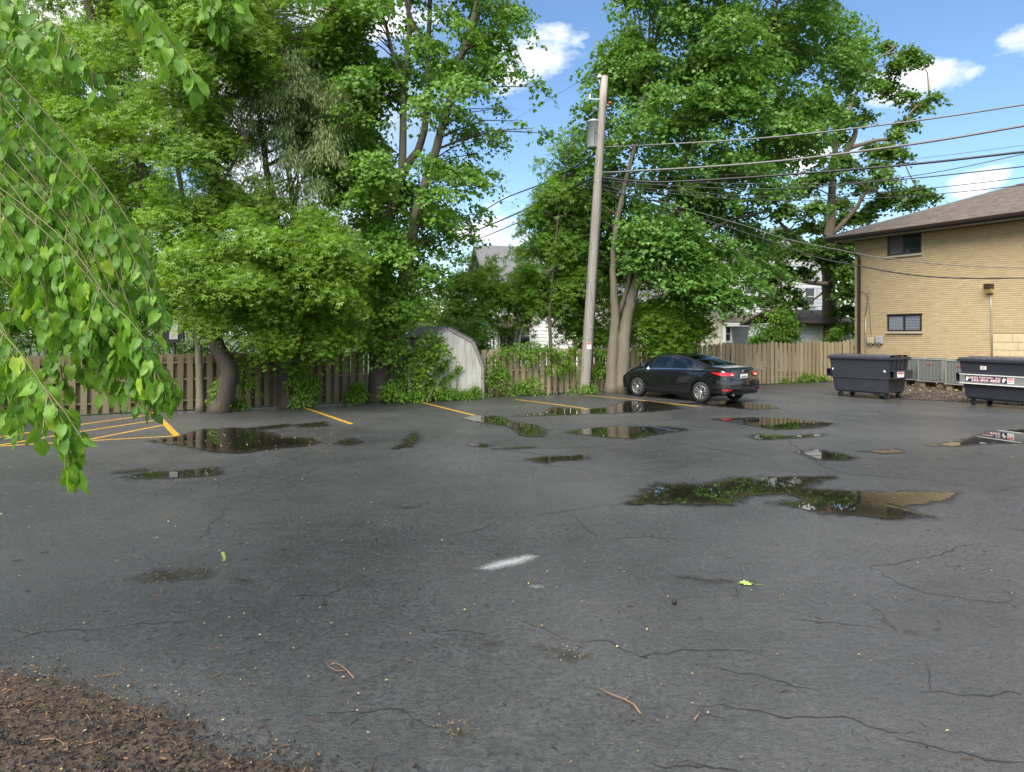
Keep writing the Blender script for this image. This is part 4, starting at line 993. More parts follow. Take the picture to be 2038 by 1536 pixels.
for side in (1, -1):
    rows = [[surf(x, v, 0, side) for v in VS] for x in XD]; b0 = len(mb.v); nV = len(VS); mb.v += [tuple(p) for r_ in rows for p in r_]
    for i in range(len(XD) - 1):
        for j in range(nV - 1):
            xm, vm = (XD[i] + XD[i + 1]) / 2, (VS[j] + VS[j + 1]) / 2; p = (rows[i][j] + rows[i + 1][j + 1]) / 2
            if hole(xm, vm, p.z, p.y): continue
            q = (b0 + i * nV + j, b0 + i * nV + j + 1, b0 + (i + 1) * nV + j + 1, b0 + (i + 1) * nV + j); mb.f.append(q if side < 0 else q[::-1]); mb.sm.append(True)
nV = len(VS); tot = len(XD) * nV
for i in (0, len(XD) - 1):                              # nose and tail panels
    for j in range(nV - 1):
        q = (i * nV + j, tot + i * nV + j, tot + i * nV + j + 1, i * nV + j + 1); mb.f.append(q if i == 0 else q[::-1]); mb.sm.append(True)
for i in range(len(XD) - 1):                            # floor
    q = (i * nV, (i + 1) * nV, tot + (i + 1) * nV, tot + i * nV)
    if not any(abs(XD[i] - wx) < AR for wx in WX): mb.f.append(q); mb.sm.append(False)
body = mb.build('body', M['paint'], carroot, local=True)
for wx in WX:
    for side in (1, -1):
        mb = MB(); pr = [(wx + AR * math.cos(a), side * .46, .32 + AR * math.sin(a)) for a in np.linspace(-.35, math.pi + .35, 18)]
        mb.grid([[Vector(p), Vector((p[0], side * .835, p[2]))] for p in pr]); mb.add(pr, [tuple(range(18))]); mb.build('wheel_well', M['trim'], carroot, local=True)
def patch(name, mat, xs_, vlo, vhi, off, side, n=8, parent=None):
    rows = [[surf(x, vlo(x) + (vhi(x) - vlo(x)) * k / n, off, side) for k in range(n + 1)] for x in xs_]
    mb = MB(); mb.grid(rows); return mb.build(name, M[mat], parent or carroot, local=True)
for side in (1, -1):
    for x0, x1 in ((0.0, 1.17), (1.29, 2.60)):
        patch('side_window', 'carglass', np.linspace(x0, x1, 26), winlo, lambda x: side_win(x), .0, side)
    patch('window_trim', 'chrome', np.linspace(-.02, 2.64, 50), lambda x: winlo(x) - .42, lambda x: winlo(x) - .20, .007, side, 1)
    patch('rocker_trim', 'trim', np.linspace(.40, 2.22, 20), lambda x: .4, lambda x: 1.9, .012, side, 3)
    for xd in (.40, 1.235, 2.36):                         # door shut lines
        mb = MB(); rows = [[surf(xd + dx + (.0 if xd != .40 else max(0, .35 - .10 * v) * -1 * 0), v, .003, side) for v in np.linspace(2.2, BELT + .2, 14)] for dx in (-.006, .006)]; mb.grid(rows); mb.build('door_gap', M['trim'], carroot, local=True)
    mb = MB(); rows = [[surf(x, v, .003, side) for x in np.linspace(.40, 2.36, 30)] for v in (2.15, 2.27)]; mb.grid(rows); mb.build('door_gap', M['trim'], carroot, local=True)
    for xd in (.56, 1.42):
        p = surf(xd + .1, 6.4, .022, side); mb = MB(); mb.box(p, (.20, .022, .032)); mb.build('door_handle', M['paint'], carroot, local=True, bevel=.008)
    p = surf(2.36, BELT + .3, .10, side); mb = MB()
    mb.box(p + Vector((0, 0, .05)), (.10, .17, .125), side * -.15); mr = mb.build('mirror', M['paint'], carroot, local=True, bevel=.03)
    mb = MB(); mb.box(p + Vector((-.052, side * .006, .05)), (.006, .135, .095), side * -.15); mb.build('mirror_glass', M['chrome'], mr, local=True)
    # lamps follow the corner of the body
    def outline(z):
        P_ = []
        for x in XD:
            s_ = section(x); zz = [q[1] for q in s_[:BELT + 1]] + [s_[NV - 1][1] + 1e-4]; yy = [q[0] for q in s_[:BELT + 1]] + [0.0]
            P_.append(Vector((xend(x, z), float(np.interp(z, zz, yy)), z)))
        return P_
    def corner_patch(name, mat, zs, f0, f1, n=22, off=.008, rear=True):
        rows = []
        for k, z in enumerate(zs):
            o_ = outline(z); o_ = o_ if rear else o_[::-1]; e = o_[0]
            path = [Vector((e.x, e.y * i / 12, z)) for i in range(12)] + o_
            cum = [0.0]
            for a, b in zip(path[:-1], path[1:]): cum.append(cum[-1] + (b - a).length)
            row = []
            for s_ in np.linspace(f0(k / (len(zs) - 1)), f1(k / (len(zs) - 1)), n):
                i = int(np.searchsorted(cum, s_)); i = min(max(i, 1), len(path) - 1); f = (s_ - cum[i - 1]) / max(cum[i] - cum[i - 1], 1e-6); p = path[i - 1].lerp(path[i], f)
                tg = (path[i] - path[i - 1]).normalized(); nn = Vector((-tg.y, tg.x, 0)) if rear else Vector((tg.y, -tg.x, 0)); nn = nn if nn.dot(p - Vector((1.2, 0, z))) > 0 else -nn
                p = p + nn * off; row.append(Vector((p.x, p.y * side, p.z)))
            rows.append(row)
        mb = MB(); mb.grid(rows); return mb.build(name, M[mat], carroot, local=True)
    corner_patch('tail_lamp', 'tail', np.linspace(.835, .935, 7), lambda k: .40 + .12 * abs(k - .45), lambda k: .86 + .38 * k ** .7, off=.012)
    corner_patch('reverse_lamp', 'label_white', np.linspace(.850, .885, 3), lambda k: .50, lambda k: .60, 6, .018)
    corner_patch('rear_reflector', 'tail', np.linspace(.40, .455, 3), lambda k: .62, lambda k: .92, 8, .010)
    corner_patch('head_lamp', 'headlamp', np.linspace(.66, .76, 6), lambda k: .30 + .1 * k, lambda k: .80 + .18 * k, 16, .008, rear=False)
    corner_patch('bumper_strip', 'chrome', np.linspace(.475, .49, 2), lambda k: 0.0, lambda k: .62, 14, .010)
    corner_patch('bumper_valance', 'trim', np.linspace(.30, .385, 3), lambda k: 0.0, lambda k: .60, 14, .010)
    corner_patch('trunk_gap', 'trim', np.linspace(.700, .712, 2), lambda k: 0.0, lambda k: .66, 14, .004)
    corner_patch('trunk_crease', 'chrome', np.linspace(.735, .745, 2), lambda k: 0.0, lambda k: .45, 10, .006)
for nm, x0, x1 in (('rear_window', -.20, .62), ('windshield', 2.08, 2.90)):
    rows = [[surf(x, v, 0, s_) for s_, v in [(1, q) for q in np.linspace(ROOF + .35, NV - 1, 10)] + [(-1, q) for q in np.linspace(NV - 1, ROOF + .35, 10)[1:]]] for x in np.linspace(x0, x1, 18)]
    mb = MB(); mb.grid(rows); mb.build(nm, M['carglass'], carroot, local=True)
xr = lambda z: xend(XR, z)
mb = MB(); mb.box((xr(.83) - .012, 0, .80), (.012, .33, .165)); pl = mb.build('number_plate', M['plate'], carroot, local=True)
mb = MB()
for i in range(7): mb.box((xr(.83) - .020, -.115 + i * .038, .80 + .004 * (i % 2)), (.003, .022, .055))
mb.build('plate_print', M['label_dark'], pl, local=True)
mb = MB(); mb.lathe([(.032, -.004), (.045, -.006), (.045, .004), (.032, .004), (.032, -.004)], 20, (xr(.95) - .016, 0, .945), 'X'); em = mb.build('emblem', M['chrome'], carroot, local=True)
mb = MB(); mb.box((xr(.95) - .018, 0, .945), (.008, .105, .018)); mb.build('emblem_bar', M['chrome'], em, local=True)
mb = MB()
for i in range(5): mb.box((xr(.95) - .010, .20 + i * .036, .945), (.005, .024, .030))
mb.build('badge', M['chrome'], carroot, local=True)
mb = MB(); mb.prism([(.78, -.02, 1.415), (.95, -.02, 1.435), (.82, -.02, 1.475)], (0, .04, 0)); mb.build('roof_antenna', M['paint'], carroot, local=True, bevel=.008)
mb = MB(); mb.lathe([(.025, -.03), (.03, -.03), (.03, .12), (.025, .12)], 12, (xr(.3) + .02, .45, .27), 'X'); mb.build('exhaust', M['galv'], carroot, local=True)
# inside: floor tub, dashboard, seats
mb = MB(); mb.box((1.35, 0, .50), (2.9, 1.42, .30)); mb.box((2.55, 0, .82), (.45, 1.4, .20)); mb.box((-.15, 0, .86), (.62, 1.30, .16)); mb.build('interior', M['seat'], carroot, local=True, bevel=.03)
for sx, sy in ((1.55, .36), (1.55, -.36), (.48, .38), (.48, -.38)):
    mb = MB(); tl = Matrix.Rotation(-.25, 3, 'Y'); mb.box((sx + .28, sy, .70), (.5, .50, .16)); mb.box((sx, sy, .92), (.13, .48, .50), 0, tl); s_ = mb.build('seat', M['seat'], carroot, local=True, bevel=.035)
    mb = MB(); mb.box((sx - .09, sy, 1.22), (.08, .26, .15), 0, tl); mb.build('headrest', M['seat'], s_, local=True, bevel=.03)
mb = MB(); mb.lathe([(.17, -.012), (.19, 0), (.17, .012), (.155, 0), (.17, -.012)], 20, (2.22, .36, .95), 'X'); mb.build('steering_wheel', M['trim'], carroot, local=True)
# wheels
tyre_m = MB().lathe([(.205, -.10), (.29, -.105), (.312, -.085), (.318, -.04), (.318, .04), (.312, .085), (.29, .105), (.205, .10)], 36, axis='Y').mesh('tyre', M['tyre'])
rim_m = MB().lathe([(.212, .092), (.208, .098), (.196, .092), (.190, .04), (.03, .02), (.0, .02)], 36, axis='Y').mesh('rim', M['alloy_dark'])
lip_m = MB().lathe([(.205, .101), (.212, .100), (.209, .088), (.197, .090), (.205, .101)], 36, axis='Y').mesh('rim_lip', M['alloy'])
mb = MB()
for sgn in (-1, 1):
    mb.prism([(.035, .070, sgn * .018 - .006), (.035, .070, sgn * .018 + .006), (.10, .080, sgn * .030 + .010), (.198, .090, sgn * .042 + .014), (.198, .090, sgn * .042 - .010), (.10, .080, sgn * .030 - .010)], (0, .012, 0))
spoke_m = mb.mesh('spoke', M['alloy'])
hub_m = MB().lathe([(.045, .05), (.045, .088), (.03, .094), (0, .094)], 16, axis='Y').mesh('hub_cap', M['alloy'])
for wx in WX:
    for side in (1, -1):
        e = empty('wheel', (wx, side * .765, .318)); e.parent = carroot; e.rotation_euler = (0, random.random(), 0 if side > 0 else math.pi)
        for m_ in (tyre_m, rim_m, lip_m, hub_m): link(m_.name.split('.')[0], m_, e)
        for k in range(5): link('spoke', spoke_m, e, rot=(0, k * 2 * math.pi / 5, 0))

# ------------------------------------------------------------------ utility pole
PY = 23.7
pb = P(1163, 783, PY); pb.z = 0; pt_ = P(1203, 152, PY)
pole = empty('utility_pole', pb, 'leaning weathered wooden utility pole beside the twin trunk maple', 'utility pole')
ax = pt_ - pb
mb = MB(); mb.tube([pb - Vector((0, 0, .3))] + [pb + ax * k for k in (0, .15, .35, .55, .75, .9, 1)], [.19, .185, .178, .165, .152, .14, .13, .125], 16); mb.build('shaft', M['pole'], pole)
def onpole(py): return pb + ax * ((783 - py) / (783 - 152))
mb = MB(); mb.lathe([(.004, 0), (.02, 0), (.02, .34), (.0, .34)], 8, onpole(175) + Vector((-.15, -.03, 0))); mb.build('top_pin', M['galv'], pole)
mb = MB(); mb.lathe([(.02, 0), (.075, .0), (.085, .03), (.06, .07), (.07, .09), (.04, .14), (0, .14)], 14, onpole(175) + Vector((-.15, -.03, .33))); mb.build('insulator', M['ceramic'], pole)
mb = MB(); a = onpole(198); mb.box(a + Vector((-.30, -.05, .0)), (.42, .04, .05)); mb.build('bracket', M['galv'], pole)
mb = MB(); mb.lathe([(.03, 0), (.045, .02), (.03, .05), (.045, .08), (.03, .11), (.045, .14), (.02, .2)], 10, a + Vector((-.46, -.05, -.02))); mb.build('cutout_fuse', M['ceramic'], pole)
mb = MB(); a = onpole(211); mb.tube([a + Vector((.12, -.05, 0)), a + Vector((.26, -.08, .02))], .03, 8); mb.build('arrester_arm', M['galv'], pole)
mb = MB(); a = onpole(209); mb.lathe([(.02, -.02), (.06, -.015), (.07, .02), (.045, .055), (0, .06)], 12, a + Vector((.24, -.1, .02))); mb.build('arrester_cap', M['red_plastic'], pole)
tcn = P(1181, 268, PY + .1); mb = MB(); r_ = .215; hh = .46
mb.lathe([(0, -hh - .02), (r_ * .9, -hh - .02), (r_, -hh + .03), (r_, hh - .04), (r_ + .012, hh - .035), (r_ + .012, hh), (r_ * .8, hh + .04), (0, hh + .05)], 24, tcn); tr_ = mb.build('transformer', M['grey_metal'], pole)
mb = MB(); mb.tube([tcn + Vector((.02, -.24, .1)), tcn + Vector((.06, -.3, -.02)), tcn + Vector((.2, -.27, -.1))], .008, 5); mb.tube([tcn + Vector((.02, -.245, .08)), tcn + Vector((.01, -.245, -.4))], .007, 5); mb.build('lead_wire', M['wire'], tr_)
mb = MB(); mb.box(tcn + Vector((.22, 0, .25)), (.2, .06, .05)); mb.box(tcn + Vector((.22, 0, -.25)), (.2, .06, .05)); mb.build('mount', M['galv'], tr_)
for py in (362, 560, 672): mb = MB(); a = onpole(py); k = (783 - py) / 631; mb.lathe([(.19 - .06 * k, -.012), (.195 - .06 * k, 0), (.19 - .06 * k, .012)], 16, a); mb.build('band', M['galv'], pole)
mb = MB(); mb.tube([onpole(150 + 210) + Vector((.15, -.02, 0)), onpole(470) + Vector((.17, -.02, 0)), onpole(700) + Vector((.185, -.02, 0)), onpole(775) + Vector((.19, -.02, 0))], .022, 6); mb.build('ground_conduit', M['alloy_dark'], pole)
a = onpole(688); sgn_ = MB(); sgn_.box(a + Vector((.035, -.187, .0)), (.15, .006, .22)); nt = sgn_.build('notice', M['label_white'], pole)
mb = MB(); mb.box(a + Vector((.035, -.192, .075)), (.14, .004, .05)); mb.box(a + Vector((.035, -.192, -.03)), (.10, .004, .015)); mb.build('notice_print', M['label_red'], nt)
mb = MB(); mb.box(onpole(652) + Vector((.06, -.185, 0)), (.09, .006, .05)); mb.build('number_tag', M['galv'], pole)
# ------------------------------------------------------------------ overhead wires
def wire(pts, A, B, r, label, mat='wire'):
    """photo rows along a straight run seen from above, from A to B (x, y)"""
    A, B = Vector(A), Vector(B); out = []
    for px, py in pts:
        t_ = (px - HX) / F; d = B - A; den = d.x - t_ * d.y; s_ = (t_ * A.y - A.x) / den; y = A.y + d.y * s_; out.append(P(px, py, y))
    fine_ = []
    for i in range(len(out) - 1):
        p0, p1, p2, p3 = out[max(i - 1, 0)], out[i], out[i + 1], out[min(i + 2, len(out) - 1)]
        for k in range(6):
            u = k / 6; fine_.append(.5 * ((2 * p1) + (p2 - p0) * u + (2 * p0 - 5 * p1 + 4 * p2 - p3) * u * u + (3 * p1 - p0 - 3 * p2 + p3) * u ** 3))
    fine_.append(out[-1]); mb = MB(); mb.tube(fine_, r, 6)
    return mb.build('power_line', M[mat], loc=fine_[0], label=label, cat='wire', group='overhead wires at the utility pole')
PA = (P(1192, 300, PY).x, PY); PBr = (13.7, 18.3)
wire([(1196, 293), (1500, 276), (1800, 243), (2038, 208), (2200, 182)], PA, PBr, .024, 'highest of the three thick cables running right from the pole', 'wire_alu')
wire([(1194, 344), (1500, 325), (1800, 289), (2038, 250), (2200, 222)], PA, PBr, .033, 'thick grey cable below the highest one right of the pole', 'wire_alu')
wire([(1193, 352), (1300, 362), (1500, 352), (1800, 328), (2038, 302), (2200, 284)], PA, PBr, .033, 'lowest thick dark cable running right from the pole')
wire([(1193, 356), (1500, 366), (1700, 362), (1860, 343), (2038, 306), (2200, 270)], PA, PBr, .011, 'thin dark wire meeting the lowest thick cable at the right edge')
wire([(1193, 360), (1500, 376), (1780, 358), (2038, 331), (2200, 312)], PA, PBr, .016, 'pair of thin wires just under the lowest thick cable at right')
wire([(1193, 354), (1500, 345), (1800, 318), (2038, 289), (2200, 268)], PA, PBr, .006, 'faint thin wire between the two lower thick cables')
wire([(1192, 366), (1500, 390), (1780, 380), (2038, 353), (2200, 330)], PA, PBr, .011, 'thin wire passing just above the brown roof')
wire([(1192, 370), (1500, 398), (1780, 392), (2038, 368), (2200, 345)], PA, PBr, .011, 'lowest thin wire skimming the brown roof edge')
wire([(1192, 366), (1480, 448), (1560, 474), (1700, 503), (1760, 513), (1900, 528), (2100, 535)], PA, (21, 19.5), .012, 'thin pale service wire sagging across the brick wall top', 'wire_alu')
wire([(1191, 372), (1480, 462), (1620, 510), (1700, 527), (1800, 545), (1900, 553), (2038, 553), (2150, 548)], PA, (21, 19.5), .02, 'dark twisted service cable sagging across the brick wall')
wire([(1193, 138), (1300, 104), (1400, 72), (1560, 15), (1700, -45)], (PA[0] - .12, PY), (7.64, 19.2), .006, 'single thin wire rising right from the pole top')
wire([(1193, 138), (1140, 170), (1040, 228), (950, 287), (840, 350)], (PA[0] - .12, PY), (-1.67, 32.9), .006, 'single thin wire falling left from the pole top')
wire([(1186, 306), (1100, 357), (1000, 397), (940, 460), (850, 505)][:3] + [(930, 440), (850, 480)], (PA[0] - .1, PY), (-2.3, 40), .03, 'upper dark cable running left behind the maple')
wire([(1184, 352), (1100, 392), (1000, 437), (930, 466), (850, 500)], (PA[0] - .1, PY), (-2.3, 40), .036, 'thick dark cable running left below the upper one')
wire([(1183, 364), (1100, 410), (1000, 456), (930, 484), (850, 515)], (PA[0] - .1, PY), (-2.3, 40), .026, 'lowest dark cable running left above the shed')

# ------------------------------------------------------------------ dark board with a pale panel behind the left fence
d_ = 19.7; bx0 = P(320, 682, d_); bx1 = P(367, 682, d_); tz = P(340, 629, d_).z; bz = bx0.z
root = empty('backboard', (( bx0.x + bx1.x) / 2, d_, 0), 'black board with pale upright panel seen above the shaded fence', 'board')
mb = MB(); mb.prism([(bx0.x, d_, bz), (bx1.x, d_, bz), (P(362, 629, d_).x, d_, tz), (P(330, 629, d_).x, d_, tz - .02)], (0, .05, 0)); mb.build('board', M['black_board'], root)
pa, pc = P(338, 637, d_), P(355, 675, d_); mb = MB(); mb.box(((pa.x + pc.x) / 2, d_ - .02, (pa.z + pc.z) / 2), (pc.x - pa.x, .03, pa.z - pc.z)); mb.build('panel', M['pale_panel'], root)
mb = MB(); mb.tube([((bx0.x + bx1.x) / 2, d_ + .1, 0), ((bx0.x + bx1.x) / 2, d_ + .1, bz + .4)], .045, 10); mb.build('post', M['black_board'], root)

# ------------------------------------------------------------------ houses behind
def siding(root, p0, p1, z0, z1, mat, step, cutouts=(), gable=None):
    """lapped boards on a wall from p0 to p1 (ground points), each board a piece"""
    u = (p1 - p0); L = u.length; u.normalize(); nrm = Vector((u.y, -u.x, 0)); a = math.atan2(u.y, u.x)
    mb0 = MB(); z = z0
    n = int((z1 - z0) / step)
    for i in range(n):
        zc = z0 + (i + .5) * step
        a0_, a1_ = 0.0, L
        if gable and zc > gable[0]:
            k = (zc - gable[0]) / (gable[1] - gable[0]); a0_, a1_ = L / 2 * k, L - L / 2 * k
        if a1_ - a0_ < .1: continue
        c_ = p0 + u * (a0_ + a1_) / 2; mb = MB(); mb.box((c_.x + nrm.x * .02, c_.y + nrm.y * .02, zc), (a1_ - a0_, .03, step * 1.05), a, Matrix.Rotation(-.10, 3, 'X')); mb.build('siding_board', M[mat], root)
def house_window(root, p, u, w, h, glass='glass', frame='white_trim'):
    a = math.atan2(u.y, u.x); nrm = Vector((u.y, -u.x, 0)); mb = MB()
    for dx, dz, ww, hh_ in ((0, h / 2, w + .2, .12), (0, -h / 2, w + .2, .12), (-w / 2, 0, .12, h), (w / 2, 0, .12, h)): mb.box(p + u * dx + nrm * .08 + Vector((0, 0, dz)), (ww, .08, hh_), a)
    f_ = mb.build('window', M[frame], root); mb = MB(); mb.box(p + nrm * .06, (w, .02, h), a); mb.build('pane', M[glass], f_); mb = MB(); mb.box(p + nrm * .085, (w, .04, .05), a); mb.build('sash_bar', M[frame], f_)
HU = Vector((1, .28, 0)).normalized(); HN = Vector((HU.y, -HU.x, 0))
def on_plane(px, py, p0, u):
    n_ = Vector((u.y, -u.x, 0)); d = Vector(((px - HX) / F, 1, (HY - py) / F)); k = (p0 - Vector((0, 0, CH))).dot(n_) / d.dot(n_); return Vector((0, 0, CH)) + d * k
# white two storey house
h0 = P(1452, 665, 44); h0.z = 0
hr = empty('white_house', h0, 'white sided two storey house behind the oak and pale fence', 'house')
L_ = (on_plane(1625, 600, h0, HU) - h0).dot(HU) ; h1 = h0 + HU * (L_ + 1.0); HZ = 6.6
mb = MB(); mb.prism([h0, h1, h1 - HN * 8, h0 - HN * 8], (0, 0, HZ)); mb.build('wall', M['white_siding'], hr)
siding(hr, h0, h1, .1, HZ, 'white_siding', .24)
pk = (h0 + h1) / 2 + Vector((0, 0, 9.0)) ; ov = HN * .5
mb = MB(); mb.prism([h0 + Vector((0, 0, HZ)), h1 + Vector((0, 0, HZ)), pk], -HN * 8); mb.build('gable', M['white_siding'], hr)
for a_, s_ in ((h0, -1), (h1, 1)):
    e0 = a_ + HU * s_ * .5 + Vector((0, 0, HZ - .25)); mb = MB(); mb.prism([e0 + ov, pk + ov + Vector((0, 0, .05)), pk + ov + Vector((0, 0, .2)), e0 + ov + Vector((0, 0, .15))], -HN * 9); mb.build('roof', M['shingle_grey'], hr)
for px, py, w_, h_ in ((1492, 566, .95, 1.35), (1519, 562, .95, 1.35), (1610, 590, .8, 1.2)): house_window(hr, on_plane(px, py, h0, HU), HU, w_, h_)
pa = on_plane(1442, 642, h0 + HN * 1.6, HU); pbx = on_plane(1535, 642, h0 + HN * 1.6, HU)
mb = MB(); top = Vector((0, 0, .55)); mb.prism([pa, pa - HN * 1.7 + top, pa - HN * 1.7 + top + Vector((0, 0, .08)), pa + Vector((0, 0, .08))], pbx - pa); po = mb.build('porch_roof', M['shingle'], hr)
mb = MB(); mb.box((pa + pbx) / 2 - Vector((0, 0, .12)), ((pbx - pa).length, .08, .22), math.atan2(HU.y, HU.x)); mb.build('porch_beam', M['white_trim'], hr)
for k in (.02, .55, .98): q = pa.lerp(pbx, k); mb = MB(); mb.box((q.x - HN.x * .1, q.y - HN.y * .1, q.z / 2 - .1), (.12, .12, q.z - .2), math.atan2(HU.y, HU.x)); mb.build('porch_post', M['white_trim'], hr)
# cream neighbour at its left
k0 = P(1385, 665, 42); k0.z = 0; kr = empty('cream_house', k0, 'cream sided low house left of the white house', 'house')
k1 = k0 + HU * ((on_plane(1450, 600, k0, HU) - k0).dot(HU)); 
mb = MB(); mb.prism([k0 - HU * 6, k1, k1 - HN * 7, k0 - HU * 6 - HN * 7], (0, 0, 4.2)); mb.build('wall', M['cream_siding'], kr); siding(kr, k0 - HU * 6, k1, .1, 4.2, 'cream_siding', .13)
e0, e1 = k0 - HU * 6.3 + HN * .4 + Vector((0, 0, 4.1)), k1 + HU * .2 + HN * .4 + Vector((0, 0, 4.1)); mb = MB(); mb.prism([e0, e0 - HN * 4 + Vector((0, 0, 2.0)), e0 - HN * 8, e0 - HN * 8 - Vector((0, 0, .12)), e0 - HN * 4 + Vector((0, 0, 1.85)), e0 - Vector((0, 0, .12))], e1 - e0); mb.build('roof', M['shingle_grey'], kr)
mb = MB(); mb.box((e0 + e1) / 2 - Vector((0, 0, .08)), ((e1 - e0).length, .1, .16), math.atan2(HU.y, HU.x)); mb.build('gutter', M['white_trim'], kr)
house_window(kr, on_plane(1447, 664, k0, HU), HU, .45, 1.0); 
# satellite dish on the cream house
dp = on_plane(1437, 618, k0 + HN * .5, HU); root = empty('satellite_dish', dp, 'round grey satellite dish on the corner of the cream house', 'satellite dish')
mb = MB(); rows = []
for i in range(7):
    r_ = .38 * i / 6; rows.append([dp + HN * (.10 - .45 * r_ * r_) * -1 + HU * r_ * math.cos(a) + Vector((0, 0, r_ * math.sin(a) * .95)) + HN * .3 * 0 for a in np.linspace(0, 2 * math.pi, 25)])
mb.grid(rows); mb.build('reflector', M['grey_metal'], root)
mb = MB(); mb.tube([dp - Vector((0, 0, .35)), dp + HN * .32 - Vector((0, 0, .15))], .012, 6); mb.box(dp + HN * .32 - Vector((0, 0, .12)), (.07, .1, .07)); mb.build('feed_arm', M['grey_metal'], root)
mb = MB(); mb.tube([dp - HN * .12, dp - HN * .2 - Vector((0, 0, .5)), dp - HN * .5 - Vector((0, 0, .55))], .02, 6); mb.build('mount', M['grey_metal'], root)
# small white outbuilding with brown roof by the oak
o0 = P(1582, 665, 37); o0.z = 0; orr = empty('white_outbuilding', o0, 'low white sided outbuilding with brown roof left of the oak trunk', 'outbuilding'); o1 = o0 + HU * 3.6
mb = MB(); mb.prism([o0, o1, o1 - HN * 4, o0 - HN * 4], (0, 0, 2.7)); mb.build('wall', M['white_siding'], orr); siding(orr, o0, o1, .05, 2.7, 'white_siding', .26)
e0, e1 = o0 - HU * .4 + HN * .5 + Vector((0, 0, 2.68)), o1 + HU * .4 + HN * .5 + Vector((0, 0, 2.68)); mb = MB(); mb.prism([e0, e0 - HN * 2.5 + Vector((0, 0, .8)), e0 - HN * 5, e0 - HN * 5 - Vector((0, 0, .1)), e0 - HN * 2.5 + Vector((0, 0, .7)), e0 - Vector((0, 0, .1))], e1 - e0); mb.build('roof', M['shingle'], orr)
mb = MB(); mb.box((e0 + e1) / 2 - Vector((0, 0, .06)), ((e1 - e0).length, .08, .12), math.atan2(HU.y, HU.x)); mb.build('fascia', M['fascia'], orr)
# grey roofed house behind the saplings
g0 = P(985, 665, 42); g0.z = 0; gr = empty('grey_roofed_house', g0, 'white house with steep grey shingle roof behind the saplings and shed', 'house'); GU = Vector((1, .30, 0)).normalized(); GN = Vector((GU.y, -GU.x, 0)); g1 = g0 + GU * 8
mb = MB(); mb.prism([g0, g1, g1 - GN * 7, g0 - GN * 7], (0, 0, 4.6)); mb.build('wall', M['white_siding'], gr); siding(gr, g0, g1, .1, 4.6, 'white_siding', .22)
rb = P(957, 486, 45).z
e0, e1 = g0 - GU * .5 + GN * .5 + Vector((0, 0, 4.5)), g1 + GU * .5 + GN * .5 + Vector((0, 0, 4.5)); mb = MB(); mb.prism([e0, e0 - GN * 4 + Vector((0, 0, rb - 4.5)), e0 - GN * 8, e0 - GN * 8 - Vector((0, 0, .15)), e0 - GN * 4 + Vector((0, 0, rb - 4.7)), e0 - Vector((0, 0, .15))], e1 - e0); mb.build('roof', M['shingle_grey'], gr)
house_window(gr, on_plane(1044, 668, g0, GU), GU, .7, 1.3)
dp = on_plane(1008, 678, g0, GU); mb = MB(); mb.box(dp + GN * .07 - Vector((0, 0, .3)), (.9, .06, 2.1), math.atan2(GU.y, GU.x)); mb.build('door', M['window_frame'], gr)
mb = MB(); pa = on_plane(985, 648, g0 + GN * 1.5, GU); pbx = on_plane(1060, 648, g0 + GN * 1.5, GU); mb.prism([pa, pa - GN * 1.5 + Vector((0, 0, .5)), pa - GN * 1.5 + Vector((0, 0, .4)), pa - Vector((0, 0, .12))], pbx - pa); mb.build('porch_roof', M['shingle'], gr)
# ------------------------------------------------------------------ vegetation
def unit(a): return a / np.maximum(np.linalg.norm(a, axis=1, keepdims=True), 1e-9)
L_MAPLE = ([(0, 0, 0), (.58, .46, .09), (.19, .62, .01), (0, 1, -.07), (-.19, .62, .01), (-.58, .46, .09)], [(0, 1, 2, 3), (0, 3, 4, 5)])
L_OVAL = ([(0, 0, 0), (.26, .32, .07), (.20, .68, .06), (0, 1, -.08), (-.20, .68, .06), (-.26, .32, .07), (0, .5, 0)], [(0, 1, 2, 6), (6, 2, 3), (0, 6, 4, 5), (6, 3, 4)])
L_TRI = ([(0, 0, 0), (.30, .42, .07), (0, 1, -.05), (-.30, .42, .07)], [(0, 1, 2), (0, 2, 3)])
L_WILLOW = ([(0, 0, 0), (.085, .45, .01), (0, 1, -.08), (-.085, .45, .01)], [(0, 1, 2), (0, 2, 3)])
L_COMP = ([(0, 0, 0), (.14, .62, .04), (0, 1.05, -.05), (-.14, .62, .04), (.03, .25, 0), (.42, .22, .05), (.66, .58, -.03), (.28, .45, .02), (-.03, .25, 0), (-.42, .22, .05), (-.66, .58, -.03), (-.28, .45, .02)],
          [(0, 1, 2, 3), (4, 5, 6, 7), (8, 11, 10, 9)])
